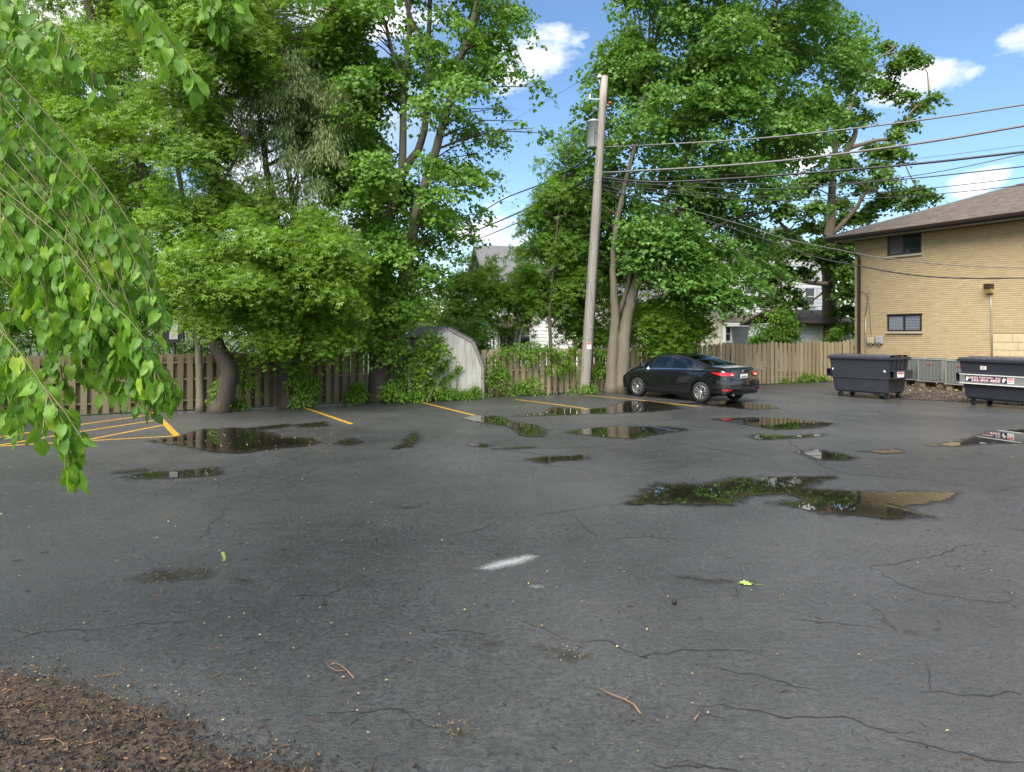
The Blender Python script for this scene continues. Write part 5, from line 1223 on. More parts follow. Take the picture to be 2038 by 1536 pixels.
def foliage(root, clumps, nspray, m, size, sr, shape, mat, droop=.35, upb=1.0, name='crown', axis=None, surf_bias=.42, seed_tint=.5, hang=0.0):
    """clumps (n,6): centre and radii; sprays of leaves sit through each clump, thickest near its skin, in flat drooping tiers"""
    C = np.array(clumps, float); wts = (C[:, 3] * C[:, 4] * C[:, 5]) ** (2 / 3); wts /= wts.sum()
    ci = rng.choice(len(C), nspray, p=wts); d = unit(rng.normal(0, 1, (nspray, 3))); d[:, 2] = np.where(d[:, 2] < -.55, -d[:, 2] * .7, d[:, 2])
    rad = rng.uniform(0, 1, nspray) ** surf_bias
    wild = rng.random(nspray) < .10; rad = np.where(wild, rng.uniform(1.0, 1.28, nspray), rad)
    p = C[ci, :3] + d * rad[:, None] * C[ci, 3:6]
    out = d * np.array([1, 1, .45]); 
    if axis is not None:
        o2 = p - np.array(axis); o2[:, 2] = 0; out = out + .8 * unit(o2)
    out[:, 2] *= .4; out = unit(out + rng.normal(0, .25, (nspray, 3)))
    nrm = unit(np.array([0, 0, upb]) + out * .45 + rng.normal(0, .28, (nspray, 3)))
    a = unit(out - nrm * (out * nrm).sum(1, keepdims=True)); b = np.cross(nrm, a)
    s = sr * rng.uniform(.6, 1.35, nspray)
    rr = np.sqrt(rng.uniform(0, 1, (nspray, m))); th = rng.uniform(0, 2 * np.pi, (nspray, m)); x = rr * np.cos(th) * 1.25; y = rr * np.sin(th) * .8
    P_ = p[:, None] + a[:, None] * (x * s[:, None])[..., None] + b[:, None] * (y * s[:, None])[..., None] + rng.normal(0, .025, (nspray, m, 3))
    P_[..., 2] -= droop * s[:, None] * (x + 1.0) ** 2 * .35 + hang * rng.uniform(0, 1, (nspray, m)) * s[:, None]
    tip = a[:, None] * (.55 + x)[..., None] + b[:, None] * y[..., None] * 1.1 + np.array([0, 0, -1.0]) * (droop + hang * .8) + rng.normal(0, .35, (nspray, m, 3))
    nn = nrm[:, None] + rng.normal(0, .42, (nspray, m, 3))
    P_, tip, nn = P_.reshape(-1, 3), unit(tip.reshape(-1, 3)), nn.reshape(-1, 3)
    ok = P_[:, 2] > .03; P_, tip, nn = P_[ok], tip[ok], nn[ok]
    nn = unit(nn - tip * (nn * tip).sum(1, keepdims=True)); sd_ = np.cross(tip, nn)
    rot = np.stack([sd_, tip, nn], 2); N = len(P_)
    tint = rng.uniform(0, 1, len(C)); sp_t = rng.uniform(0, 1, nspray)
    rn = np.repeat(.45 * tint[ci] + .55 * sp_t, m)[ok] * seed_tint + rng.uniform(0, 1, N) * (1 - seed_tint)
    sz = size * rng.uniform(.6, 1.25, N)
    return scatter_mesh(name, mat, P_, shape[0], shape[1], sz, rot, rn, root, off=tuple(wpos(root)))
def fill(outline, Y, n, r, depth, gap=.75, back=None):
    """clumps through the volume that stands behind this outline in the photograph, at distance Y"""
    A = np.array(outline, float); lo, hi = A.min(0), A.max(0); out = []; tries = 0
    cx, cy = A.mean(0); 
    while len(out) < n and tries < n * 60:
        tries += 1; x, y = rng.uniform(lo[0], hi[0]), rng.uniform(lo[1], hi[1])
        if not inside(outline, np.array([x]), np.array([y]))[0]: continue
        sdv = float(sdist(outline, np.array([x]), np.array([y]))[0]); rp = rng.uniform(*r)
        rp = min(rp, max(sdv * 1.1, r[0] * .55))
        dY = rng.uniform(-1, 1) * depth * min(1, sdv / 90 + .25)
        if back and back[0] < x < back[1]: dY = max(dY, back[2] + rng.uniform(0, 1.2))
        c = P(x, y, Y + dY)
        if any((c - Vector(q[:3])).length < gap * (rp / F * Y) for q in out): continue
        k = rp / F * Y; out.append((c.x, c.y, c.z, k * rng.uniform(.9, 1.3), k * rng.uniform(.9, 1.3), k * rng.uniform(.6, .9)))
    return out
def stem_path(pts, Y, wob=0.0):
    v = [P(x, y, Y + (d[0] if d else 0)) for x, y, *d in pts]; out = []
    for i in range(len(v) - 1):
        p0, p1, p2, p3 = v[max(i - 1, 0)], v[i], v[i + 1], v[min(i + 2, len(v) - 1)]
        for k in range(4):
            u = k / 4; out.append(.5 * ((2 * p1) + (p2 - p0) * u + (2 * p0 - 5 * p1 + 4 * p2 - p3) * u * u + (3 * p1 - p0 - 3 * p2 + p3) * u ** 3) + Vector((random.gauss(0, wob), random.gauss(0, wob), 0)))
    out.append(v[-1]); return out
def add_stem(root, pts, Y, r0, r1, mat, name='trunk', ground=False, seg=12, pw=1.35):
    v = stem_path(pts, Y, r0 * .05)
    if ground: v[0].z = -.05
    n = len(v); rad = [r1 + (r0 - r1) * (1 - i / (n - 1)) ** pw for i in range(n)]
    if ground: rad[0] *= 1.35; rad[1] *= 1.1
    mb = MB(); mb.tube(v, rad, seg); mb.build(name, M[mat], root); return v
def branchwork(root, stems, clumps, mat, r=.035, share=1.0, twigs=2):
    nodes = [p for s in stems for p in s]; mb = MB()
    for c in clumps:
        if random.random() > share: continue
        cv = Vector(c[:3]); cand = [p for p in nodes if p.z < cv.z + .3] or nodes
        p = min(cand, key=lambda q: (q - cv).length + max(0, .4 - (cv.z - q.z)) * 1.5)
        d = cv - p; mid = p + d * .5 + Vector((random.gauss(0, .12), random.gauss(0, .12), .10 * d.length)) * 1.0; rr = r * min(1.4, .5 + d.length * .2)
        mb.tube([p, p.lerp(mid, .5) + Vector((0, 0, .04)), mid, mid.lerp(cv, .55), cv], [rr, rr * .8, rr * .6, rr * .42, rr * .22], 6, False)
        for _ in range(twigs):
            e = cv + Vector([random.gauss(0, .55) * c[3 + k] for k in range(3)]); q = mid.lerp(cv, random.uniform(.3, .9)); mb.tube([q, q.lerp(e, .5) + Vector((0, 0, .05)), e], [rr * .3, rr * .2, rr * .1], 4, False)
    if mb.v: mb.build('branchwork', M[mat], root, kind='stuff')
def base_of(px, py, Y): b = P(px, py, Y); b.z = 0; return b

# --- Norway maple with twin trunks
Y = 24.1; b = base_of(1226, 778, Y)
tr = empty('maple_tree', b, 'big dense maple with twin pale trunks beside the parked car', 'tree', 'trees along the lot')
S = [add_stem(tr, [(1216, 781), (1219, 711), (1222, 666), (1224, 620), (1222, 575), (1220, 520, .3), (1230, 430, 1.0), (1260, 300, 2.0), (1290, 150, 2.6)], Y, .22, .07, 'bark_grey', ground=True),
     add_stem(tr, [(1240, 781), (1241, 684), (1249, 629), (1260, 584), (1272, 545, .2), (1300, 460, .9), (1350, 350, 1.8), (1420, 220, 2.4), (1470, 80, 2.6)], Y - .1, .25, .07, 'bark_grey', ground=True),
     add_stem(tr, [(1224, 640), (1240, 600), (1252, 560), (1262, 490)], Y + .25, .11, .07, 'bark_grey', 'limb'),
     add_stem(tr, [(1300, 460, 0), (1400, 380, .6), (1500, 300, 1), (1600, 220, 1), (1680, 140, 1)], Y + .9, .13, .04, 'bark_dark', 'limb'),
     add_stem(tr, [(1285, 510), (1370, 480), (1450, 440), (1530, 420)], Y + .5, .10, .04, 'bark_dark', 'limb'),
     add_stem(tr, [(1420, 220), (1520, 90), (1560, -60)], Y + 2.4, .10, .04, 'bark_dark', 'limb')]
C = fill([(1110, 330), (1140, 240), (1150, 150), (1190, 100), (1235, 60), (1220, 0), (1245, -150), (1400, -250), (1590, -220), (1680, -60), (1705, 40), (1742, 75), (1722, 150), (1665, 230), (1645, 330), (1570, 400), (1540, 470), (1550, 560), (1480, 620), (1400, 610), (1330, 590), (1260, 560), (1190, 540), (1150, 500), (1160, 430), (1130, 380)], Y + 2.0, 250, (28, 56), 2.8, .42, (1060, 1275, -.4))
C0 = list(C); C += fill([(1236, 548), (1232, 420), (1290, 405), (1400, 410), (1420, 560), (1340, 570), (1270, 555)], Y - .7, 55, (20, 34), .5, .4); C += fill([(1290, 540), (1480, 510), (1540, 580), (1450, 640), (1390, 610), (1300, 605)], Y - .8, 40, (20, 36), .8, .4)
foliage(tr, C, 7600, 15, .155, .38, L_MAPLE, M['leaf_norway'], .35, axis=(b.x, b.y, 0))
branchwork(tr, S, [c for c in C0 if c[2] > 6.0], 'bark_dark', .04, .6)

# --- loose young tree left of the pole, behind the fence
Y = 25.9; b = base_of(1098, 760, Y)
tr = empty('young_tree', b, 'slim young tree with loose light leaves left of the pole behind the fence', 'tree', 'trees along the lot')
S = [add_stem(tr, [(1096, 775), (1096, 690), (1094, 620), (1100, 540), (1110, 440), (1125, 340)], Y, .09, .03, 'bark_grey', ground=True, seg=8),
     add_stem(tr, [(1098, 650), (1130, 600), (1165, 565)], Y, .04, .02, 'bark_dark', 'limb', seg=6)]
C = fill([(1040, 560), (1020, 500), (1045, 420), (1080, 340), (1060, 300), (1110, 290), (1140, 240), (1180, 260), (1185, 420), (1180, 560), (1150, 640), (1080, 640), (1050, 620)], Y, 80, (22, 40), 1.5, .4, (1060, 1275, -.1))
foliage(tr, C, 1900, 13, .15, .32, L_COMP, M['leaf_vine'], .6, hang=.4); branchwork(tr, S, C, 'bark_dark', .022)

# --- silver maple left of the shed
Y = 21.0; b = base_of(757, 800, Y)
tr = empty('maple_tree', b, 'tall open maple with dark ivy clad trunk left of the shed', 'tree', 'trees along the lot')
S = [add_stem(tr, [(756, 803), (755, 700), (754, 600), (758, 520), (772, 440), (800, 350), (840, 281), (850, 180), (853, 78), (858, -40), (860, -160)], Y, .36, .06, 'bark_dark', ground=True, pw=1.9),
     add_stem(tr, [(768, 690), (790, 620), (805, 550), (818, 490), (830, 420), (860, 320), (887, 231), (912, 131), (945, 30), (960, -60)], Y - .15, .22, .09, 'bark_grey'),
     add_stem(tr, [(800, 350), (802, 260), (803, 162), (815, 78), (812, 0), (815, -100)], Y + .2, .13, .06, 'bark_grey', 'limb'),
     add_stem(tr, [(803, 170), (780, 100), (765, 40), (740, -10), (715, -40)], Y, .08, .03, 'bark_grey', 'limb'),
     add_stem(tr, [(760, 470), (745, 390), (720, 345), (687, 306), (640, 244), (600, 180), (560, 60)], Y, .17, .05, 'bark_dark', 'limb'),
     add_stem(tr, [(720, 345), (700, 260), (690, 170)], Y + .4, .08, .03, 'bark_dark', 'limb'),
     add_stem(tr, [(849, 100), (820, 40), (800, -20)], Y, .07, .04, 'bark_dark', 'limb')]
C = fill([(660, -220), (1000, -200), (1035, 0), (1055, 40), (1025, 90), (1050, 150), (1000, 190), (1000, 280), (950, 300), (975, 360), (930, 400), (950, 440), (900, 490), (890, 570), (840, 640), (770, 650), (700, 560), (670, 440), (610, 360), (600, 250), (640, 120), (650, 30)], Y, 170, (24, 46), 2.2, .5)
for x, y, r in ((1035, 25, 22), (1045, 60, 16), (1025, 120, 20), (1050, 150, 16), (1075, 172, 12), (1010, 215, 18), (1030, 240, 14), (995, 265, 18), (985, 345, 18), (1000, 372, 14), (965, 425, 18), (940, 470, 22), (1060, 255, 14), (1095, 265, 12)):
    c = P(x, y, Y - .3); k = r / F * Y; C.append((c.x, c.y, c.z, k * 1.3, k, k * .8))
C += fill([(600, 60), (760, 60), (780, 300), (760, 420), (640, 420), (590, 260)], Y + .6, 60, (22, 42), 1.4, .4)
foliage(tr, C, 4900, 14, .125, .30, L_MAPLE, M['leaf_silver'], .55, hang=.35, axis=(b.x, b.y, 0)); branchwork(tr, S, C, 'bark_dark', .028)
C = []
for y in range(450, 700, 22):
    for _ in range(2):
        c = P(757 + rng.uniform(-25, 60) * (1 if y < 640 else .5), y, Y - .45); C.append((c.x, c.y, c.z, .38, .22, .34))
for x, y in ((800, 690), (812, 725), (822, 750), (800, 760), (790, 735), (835, 700), (850, 668), (870, 672), (880, 690), (862, 715), (840, 740)): c = P(x, y, 20.9); C.append((c.x, c.y, c.z, .26, .18, .26))
foliage(tr, C, 650, 13, .11, .26, L_MAPLE, M['leaf_vine'], .8, name='ivy', hang=.5)

# --- box elders over the left fence
Y = 18.3
b = base_of(430, 812, Y); tr = empty('box_elder_tree', b, 'box elder with leaning crooked trunk and bright layered leaves at left', 'tree', 'trees along the lot')
S = [add_stem(tr, [(436, 818), (452, 770), (456, 735), (438, 700), (418, 660), (385, 600), (350, 530), (335, 480), (300, 380), (250, 250), (200, 100), (160, -60)], Y - .3, .25, .10, 'bark_dark', ground=True),
     add_stem(tr, [(350, 530), (400, 430), (450, 350), (490, 280)], Y - .8, .09, .03, 'bark_dark', 'limb'), add_stem(tr, [(300, 380), (200, 340), (100, 320)], Y - .6, .09, .03, 'bark_dark', 'limb'), add_stem(tr, [(250, 250), (330, 150), (400, 60)], Y, .08, .03, 'bark_dark', 'limb')]
C = fill([(150, -200), (470, -200), (500, 0), (440, 100), (430, 200), (480, 280), (520, 370), (560, 440), (590, 530), (560, 620), (500, 650), (440, 640), (400, 600), (350, 590), (280, 520), (220, 420), (150, 350), (100, 200)], Y - .6, 190, (28, 52), 2.0, .45)
C += fill([(290, 420), (420, 330), (500, 380), (640, 460), (620, 580), (570, 600), (580, 690), (500, 700), (490, 650), (440, 672), (400, 655), (350, 640), (320, 560), (310, 480)], Y - .9, 105, (16, 36), 1.4, .38)
C += fill([(330, 0), (540, 0), (560, 130), (480, 200), (500, 330), (600, 420), (640, 480), (420, 450), (380, 250)], Y + .2, 85, (24, 44), 1.2, .4)
foliage(tr, C, 7900, 14, .11, .30, L_COMP, M['leaf_elder'], .55, axis=(b.x, b.y + 2, 0), hang=.3); branchwork(tr, S, C, 'bark_dark', .025, .4)
b = base_of(398, 812, Y - .2); tr = empty('box_elder_tree', b, 'slim straight trunked tree just left of the crooked box elder', 'tree', 'trees along the lot')
S = [add_stem(tr, [(399, 817), (397, 740), (394, 680), (388, 610), (382, 540), (370, 440), (350, 300), (340, 100)], Y - .2, .105, .05, 'bark_grey', ground=True)]
C = fill([(0, -150), (330, -200), (330, 0), (300, 120), (350, 250), (330, 400), (250, 480), (150, 560), (60, 640), (-60, 690), (-250, 600), (-250, 0)], Y + .8, 140, (36, 62), 2.2, .45)
foliage(tr, C, 4300, 14, .112, .32, L_COMP, M['leaf_elder'], .5, hang=.3); branchwork(tr, S, [c for c in C if c[0] > -8], 'bark_dark', .025, .3)
Y = 19.0; b = base_of(570, 812, Y); tr = empty('box_elder_tree', b, 'dark trunked tree between the crooked box elder and the tall maple', 'tree', 'trees along the lot')
S = [add_stem(tr, [(573, 814), (570, 740), (566, 660), (560, 560), (552, 470), (545, 400), (530, 330), (515, 220), (500, 100), (480, -20)], Y + .4, .25, .03, 'bark_dark', ground=True), add_stem(tr, [(560, 560), (620, 480), (680, 430)], Y - .3, .09, .03, 'bark_dark', 'limb')]
C = fill([(490, 440), (560, 400), (640, 400), (700, 450), (735, 520), (730, 620), (700, 690), (620, 720), (560, 712), (500, 690), (470, 640), (520, 560)], Y - .5, 90, (28, 48), 1.6, .45)
C += fill([(420, -160), (700, -160), (700, 40), (620, 110), (520, 130), (440, 60)], Y + .5, 60, (26, 46), 1.6, .45) + fill([(520, 40), (700, 20), (740, 200), (700, 420), (640, 440), (620, 330), (560, 250), (520, 130)], Y + 2.6, 60, (24, 42), 1.0, .42)
foliage(tr, C, 5200, 14, .112, .30, L_COMP, M['leaf_elder'], .6, hang=.35); branchwork(tr, S, C, 'bark_dark', .03)
# --- grey-green willow behind
Y = 25.5; b = base_of(600, 760, Y); tr = empty('willow_tree', b, 'silvery grey green willow with narrow hanging leaves behind the left trees', 'tree', 'trees beyond the fence')
S = [add_stem(tr, [(610, 770), (605, 600), (590, 450), (570, 300), (560, 180)], Y, .2, .06, 'bark_dark', ground=True)]
C = fill([(455, 110), (540, 70), (620, 110), (690, 190), (690, 300), (650, 400), (580, 430), (510, 350), (450, 230)], Y - 5.9, 60, (22, 38), .8, .4)
foliage(tr, C, 1700, 22, .15, .36, L_WILLOW, M['leaf_willow'], .7, hang=.55); branchwork(tr, S, C, 'bark_dark', .02, .6)

# --- oak behind the pale fence
Y = 37.5; b = base_of(1652, 720, Y)
tr = empty('oak_tree', b, 'tall oak with rugged trunk and tufted crown beside the brick building', 'tree', 'trees beyond the fence')
S = [add_stem(tr, [(1652, 745), (1651, 660), (1649, 580), (1646, 520), (1652, 440), (1655, 375), (1662, 312), (1662, 250), (1655, 200)], Y, .47, .10, 'bark_oak', ground=True),
     add_stem(tr, [(1657, 340), (1687, 297), (1703, 260), (1692, 212), (1718, 162), (1745, 120), (1780, 95)], Y, .18, .04, 'bark_oak', 'limb'), add_stem(tr, [(1690, 295), (1740, 280), (1790, 270), (1815, 220), (1850, 198)], Y, .12, .03, 'bark_oak', 'limb'),
     add_stem(tr, [(1652, 470), (1700, 420), (1730, 380), (1790, 400), (1840, 390)], Y, .15, .04, 'bark_oak', 'limb'), add_stem(tr, [(1648, 520), (1610, 500), (1578, 470), (1540, 430), (1515, 406)], Y - .5, .18, .05, 'bark_oak', 'limb'),
     add_stem(tr, [(1646, 565), (1600, 560), (1555, 548), (1500, 515), (1465, 500)], Y - 1.5, .14, .04, 'bark_oak', 'limb'), add_stem(tr, [(1638, 582), (1615, 600), (1600, 615), (1585, 632)], Y - 1, .06, .02, 'bark_oak', 'limb', seg=6),
     add_stem(tr, [(1555, 548), (1540, 590), (1525, 600)], Y - 1.5, .06, .02, 'bark_oak', 'limb', seg=6)]
C = []
for x, y, r in [(840, 300, 55), (1000, 350, 75), (1070, 400, 50), (900, 430, 70), (780, 540, 60), (860, 570, 75), (990, 620, 55), (1160, 625, 50), (1050, 690, 60), (960, 800, 62), (900, 880, 55), (700, 760, 62), (620, 650, 50), (700, 440, 60), (560, 760, 75), (490, 700, 55), (540, 880, 75), (760, 950, 66), (850, 960, 80), (940, 985, 45), (790, 1060, 66), (830, 1140, 75),
                (560, 1050, 85), (600, 1160, 66), (700, 1200, 55), (900, 1240, 62), (1040, 1220, 60), (1120, 1260, 55), (820, 1300, 85), (720, 1370, 75), (600, 1400, 85), (400, 1150, 75), (300, 1200, 85), (200, 1350, 85), (400, 1330, 75), (100, 1250, 85), (560, 1300, 66), (480, 1450, 70), (330, 1460, 70), (650, 300, 60), (620, 500, 60), (1000, 1300, 55), (180, 1500, 66)]:
    c = P(1500 + x / 3.2, y / 3.2, Y + rng.uniform(-2, 2)); k = r / 3.2 / F * Y; C.append((c.x, c.y, c.z, k, k, k * .72))
for x, y, r in [(1500, 500, 24), (1540, 500, 26), (1590, 500, 26), (1630, 500, 30), (1675, 500, 24), (1690, 540, 22), (1690, 580, 22), (1685, 620, 20), (1690, 655, 18), (1660, 520, 26), (1560, 540, 22), (1600, 545, 20), (1530, 565, 18), (1545, 595, 18), (1515, 600, 14), (1570, 580, 14), (1560, 615, 12), (1585, 600, 14), (1690, 490, 20)]:
    c = P(x, y, Y - 1.2 + rng.uniform(-.6, .6)); k = r / F * Y; C.append((c.x, c.y, c.z, k * 1.1, k, k * .72))
foliage(tr, C, 2500, 14, .20, .36, L_MAPLE, M['leaf_oak'], .3, surf_bias=.55); branchwork(tr, S, C, 'bark_oak', .05)

# --- saplings, bushes and far trees
def bush(name, label, cat, outline, Y, n, r, depth, nspray, size, shape, mat, group, sr=.3, droop=.5, hang=.2, stem=True, flat=None, m=13):
    A = np.array(outline); b = base_of(float(A[:, 0].mean()), 0, Y); root = empty(name, b, label, cat, group)
    C = fill(outline, Y, n, r, depth, .55)
    foliage(root, C, nspray, m, size, sr, shape, M[mat], droop, name='foliage', hang=hang)
    if stem:
        mb = MB()
        for c in C[::2]:
            cv = Vector(c[:3]); f0 = Vector((b.x + (cv.x - b.x) * .35 + random.gauss(0, .05), b.y + (cv.y - b.y) * .3, -.03)); mb.tube([f0, f0.lerp(cv, .5) + Vector((random.gauss(0, .05), 0, .05)), cv], [.018, .013, .006] if Y < 40 else [.12, .09, .04], 5, False)
        mb.build('stems' if Y < 40 else 'trunks', M['bark_dark'], root, kind='stuff')
    return root
bush('sapling', 'bright green saplings crowding behind the shed and fence', 'sapling', [(880, 640), (890, 560), (930, 495), (980, 505), (1000, 560), (1060, 530), (1090, 540), (1075, 620), (1030, 650), (1000, 640), (960, 690), (900, 690)], 26.5, 60, (22, 38), 1.3, 1000, .15, L_COMP, 'leaf_elder', 'bushes behind the fence', .34)
bush('bush', 'leafy bush hanging over the fence between the twin trunks and the car roof', 'bush', [(1275, 600), (1340, 575), (1410, 590), (1405, 640), (1390, 680), (1340, 712), (1290, 690), (1270, 640)], 24.6, 60, (18, 30), .6, 1000, .14, L_COMP, 'leaf_vine', 'bushes behind the fence', .32)
bush('bush', 'rounded bush rising behind the pale scalloped fence right of the car', 'bush', [(1490, 690), (1500, 645), (1530, 620), (1560, 610), (1585, 640), (1590, 700), (1500, 700)], 34.5, 24, (14, 22), .8, 420, .16, L_OVAL, 'leaf_vine', 'bushes behind the fence', .34)
bush('bush', 'small bush at the foot of the oak behind the fence', 'bush', [(1630, 690), (1640, 660), (1680, 655), (1690, 690)], 35, 7, (12, 20), .5, 90, .15, L_OVAL, 'leaf_vine', 'bushes behind the fence', .3)
bush('bush', 'dark bushes between the twin trunks and pole behind the fence', 'bush', [(1110, 700), (1110, 500), (1200, 470), (1300, 560), (1300, 700)], 28.0, 70, (20, 34), 1.0, 1100, .15, L_COMP, 'leaf_vine', 'bushes behind the fence', .36)
bush('bush', 'dark bush in the gap between tall maple and shed', 'bush', [(880, 690), (890, 640), (960, 640), (990, 690)], 25.0, 12, (22, 34), .8, 200, .14, L_COMP, 'leaf_silver', 'bushes behind the fence', .34)
bush('bush', 'dark leafy growth behind the shaded fence at far left', 'bush', [(-120, 700), (-120, 540), (100, 550), (330, 590), (350, 700)], 22.5, 60, (26, 42), .8, 900, .13, L_COMP, 'leaf_silver', 'bushes behind the fence', .34)
for i, (o_, Y, n, lb) in enumerate([([(-260, 700), (-260, 100), (-80, -60), (60, 40), (160, 120), (240, 300), (260, 700)], 27, 40, 'dark background tree at far left behind the shaded fence'),
        ([(180, 700), (200, 330), (280, 260), (420, 240), (500, 330), (520, 700)], 29, 36, 'dark background tree behind the crooked box elder'),
        ([(430, 700), (450, 440), (560, 380), (660, 430), (740, 480), (750, 700)], 31, 30, 'dark background tree behind the willow and the fence'),
        ([(660, 700), (680, 560), (760, 520), (860, 540), (900, 700)], 33, 20, 'background tree behind the tall maple trunk'),
        ([(1380, 660), (1400, 540), (1500, 480), (1640, 470), (1720, 500), (1720, 660)], 62, 30, 'far tree line beyond the white house'),
        ([(1020, 660), (1040, 560), (1140, 540), (1240, 520), (1320, 560), (1330, 660)], 58, 24, 'far trees seen between pole and twin trunks')]):
    k = Y / 27
    bush('background_tree', lb, 'tree', o_, Y, n, (40, 70), 2.0 * k, int(n * 26), .21 * k, L_OVAL if i > 3 else L_COMP, 'leaf_far', 'trees beyond the fence', .46 * k)

# --- vines, weeds and shrubs at the fence foot
def fdep(px): t_ = (px - HX) / F; return FI / (1 - FS * t_)
def patchy(name, label, cat, spots, front, nspray, size, mat, shape=L_OVAL, group='plants along the fence foot', thick=.14, m=11, sr=.17, hang=.3, droop=.6, upb=.6, stem=False):
    x0 = sum(s[0] for s in spots) / len(spots); b = base_of(x0, 0, fdep(x0) - front); root = empty(name, b, label, cat, group); C = []
    for x, y, rx, ry in spots:
        Y = fdep(x) - front; c = P(x, y, Y); C.append((c.x, c.y, c.z, rx / F * Y, thick, ry / F * Y))
    foliage(root, C, nspray, m, size, sr, shape, M[mat], droop, upb, 'foliage', hang=hang)
    mb = MB()
    for c in C:
        cv = Vector(c[:3]); f0 = Vector((cv.x + random.gauss(0, .08), cv.y + .03, -.02)); mb.tube([f0, f0.lerp(cv, .5) + Vector((random.gauss(0, .06), 0, .02)), cv], [.010, .008, .004], 5, False)
    mb.build('stems', M['twig'], root, kind='stuff'); return root
patchy('climbing_vine', 'leafy vine mounded over the fence top between shed and pole', 'vine', [(985, 722, 24, 18), (1005, 700, 26, 14), (1030, 692, 26, 12), (1060, 694, 28, 14), (1090, 700, 28, 16), (1115, 712, 24, 18), (1130, 730, 16, 16), (1100, 735, 20, 12), (1050, 712, 26, 14), (1140, 700, 14, 14), (990, 740, 18, 16)], .24, 210, .10, 'leaf_vine', sr=.19)
patchy('climbing_vine', 'tangled vine and weeds at the fence foot right of the shed', 'vine', [(965, 755, 14, 22), (985, 762, 22, 18), (1010, 778, 22, 12), (1040, 772, 22, 14), (1060, 760, 16, 16), (1000, 745, 18, 14), (1075, 782, 18, 8), (960, 785, 16, 8)], .32, 170, .08, 'leaf_vine')
patchy('ivy_patch', 'ivy covering the left edge of the shed wall', 'ivy', [(822, 735, 12, 26), (832, 710, 14, 22), (848, 700, 14, 18), (826, 770, 12, 22), (858, 715, 10, 12)], .62, 120, .075, 'leaf_vine', sr=.14)
patchy('ivy_strand', 'longer diagonal strand of ivy on the shed wall', 'ivy', [(853, 768, 6, 7), (860, 757, 6, 7), (868, 746, 6, 7), (877, 735, 5, 6), (885, 725, 4, 5), (891, 717, 3, 4)], .56, 90, .06, 'leaf_vine', thick=.04, sr=.09)
patchy('ivy_strand', 'shorter diagonal strand of ivy at right on the shed wall', 'ivy', [(880, 762, 6, 6), (889, 754, 6, 6), (898, 746, 5, 6), (907, 738, 4, 5), (913, 731, 3, 4)], .56, 70, .06, 'leaf_vine', thick=.04, sr=.09)
patchy('weed_patch', 'low green weeds along the foot of the shed', 'weeds', [(790, 786, 26, 10), (830, 786, 22, 9), (865, 782, 20, 9), (895, 780, 20, 10), (925, 784, 22, 8), (948, 778, 10, 14), (775, 775, 16, 14)], .72, 280, .08, 'leaf_vine', sr=.15)
patchy('shrub', 'round leafy shrub against the shaded fence by a yellow line', 'shrub', [(600, 775, 26, 26), (590, 755, 20, 18), (618, 765, 18, 22), (605, 795, 24, 12), (600, 735, 12, 10)], .55, 330, .075, 'leaf_vine', thick=.32, sr=.16)
patchy('small_plant', 'small variegated plant near the fence end left of the tall maple', 'plant', [(708, 780, 14, 14), (714, 768, 10, 10), (700, 790, 12, 8)], .35, 75, .10, 'leaf_vine', thick=.18)
patchy('small_plant', 'low green sprig at the fence foot right of the crooked trunk', 'plant', [(470, 800, 16, 10), (462, 806, 14, 6), (482, 804, 12, 7)], .55, 80, .07, 'leaf_vine', thick=.18)
patchy('small_plant', 'leafy suckers on the base of the crooked box elder', 'plant', [(440, 770, 14, 18), (436, 790, 12, 14), (450, 752, 16, 8), (480, 750, 18, 7), (500, 762, 12, 7), (470, 715, 18, 14), (485, 725, 12, 12)], .78, 190, .075, 'leaf_vine', thick=.16)
patchy('small_plant', 'tuft of weeds at the foot of the utility pole', 'plant', [(1165, 772, 10, 8), (1155, 776, 10, 6), (1178, 774, 8, 8), (1140, 776, 8, 5)], .75, 60, .07, 'leaf_vine')
patchy('small_plant', 'ivy hanging on the fence between pole and maple trunk', 'plant', [(1196, 725, 10, 14), (1190, 740, 10, 14), (1205, 705, 10, 14), (1185, 700, 12, 16)], .2, 110, .09, 'leaf_silver')
patchy('weed_patch', 'weeds along the foot of the pale fence near the dumpster', 'weeds', [(1560, 757, 14, 4), (1590, 755, 12, 4), (1615, 750, 12, 7), (1635, 752, 10, 5), (1600, 748, 5, 8)], .15, 100, .09, 'leaf_vine', thick=.15, sr=.13)
patchy('weed_patch', 'ragged weeds along the shaded fence at far left', 'weeds', [(60, 790, 30, 26), (20, 770, 30, 40), (95, 800, 20, 14), (-30, 780, 30, 40)], .6, 200, .09, 'leaf_silver', thick=.3)
# dead stems leaning on the fence
for i, (a_, b_, lb) in enumerate((((1108, 780), (1099, 738), 'leaning dead stem in front of the fence left of the pole'), ((1100, 733), (1113, 775), 'thin dead stem crossing the leaning one by the pole'), ((848, 790), (862, 772), 'pale dead stump stem at the foot of the shed'))):
    Y = fdep(a_[0]) - .5; mb = MB(); p0, p1 = P(*a_, Y - (.4 if i == 2 else 0)), P(*b_, Y + .25 - (.4 if i == 2 else 0))
    if p0.z < p1.z: p0.z = max(0, min(p0.z, .0))
    else: p1.z = 0.0
    mb.tube([p0, p0.lerp(p1, .5) + Vector((.02, 0, 0)), p1], [.035, .03, .022], 7); mb.build('dead_stem', M['bark_grey'], loc=(p0.x, p0.y, 0), label=lb, cat='stem')

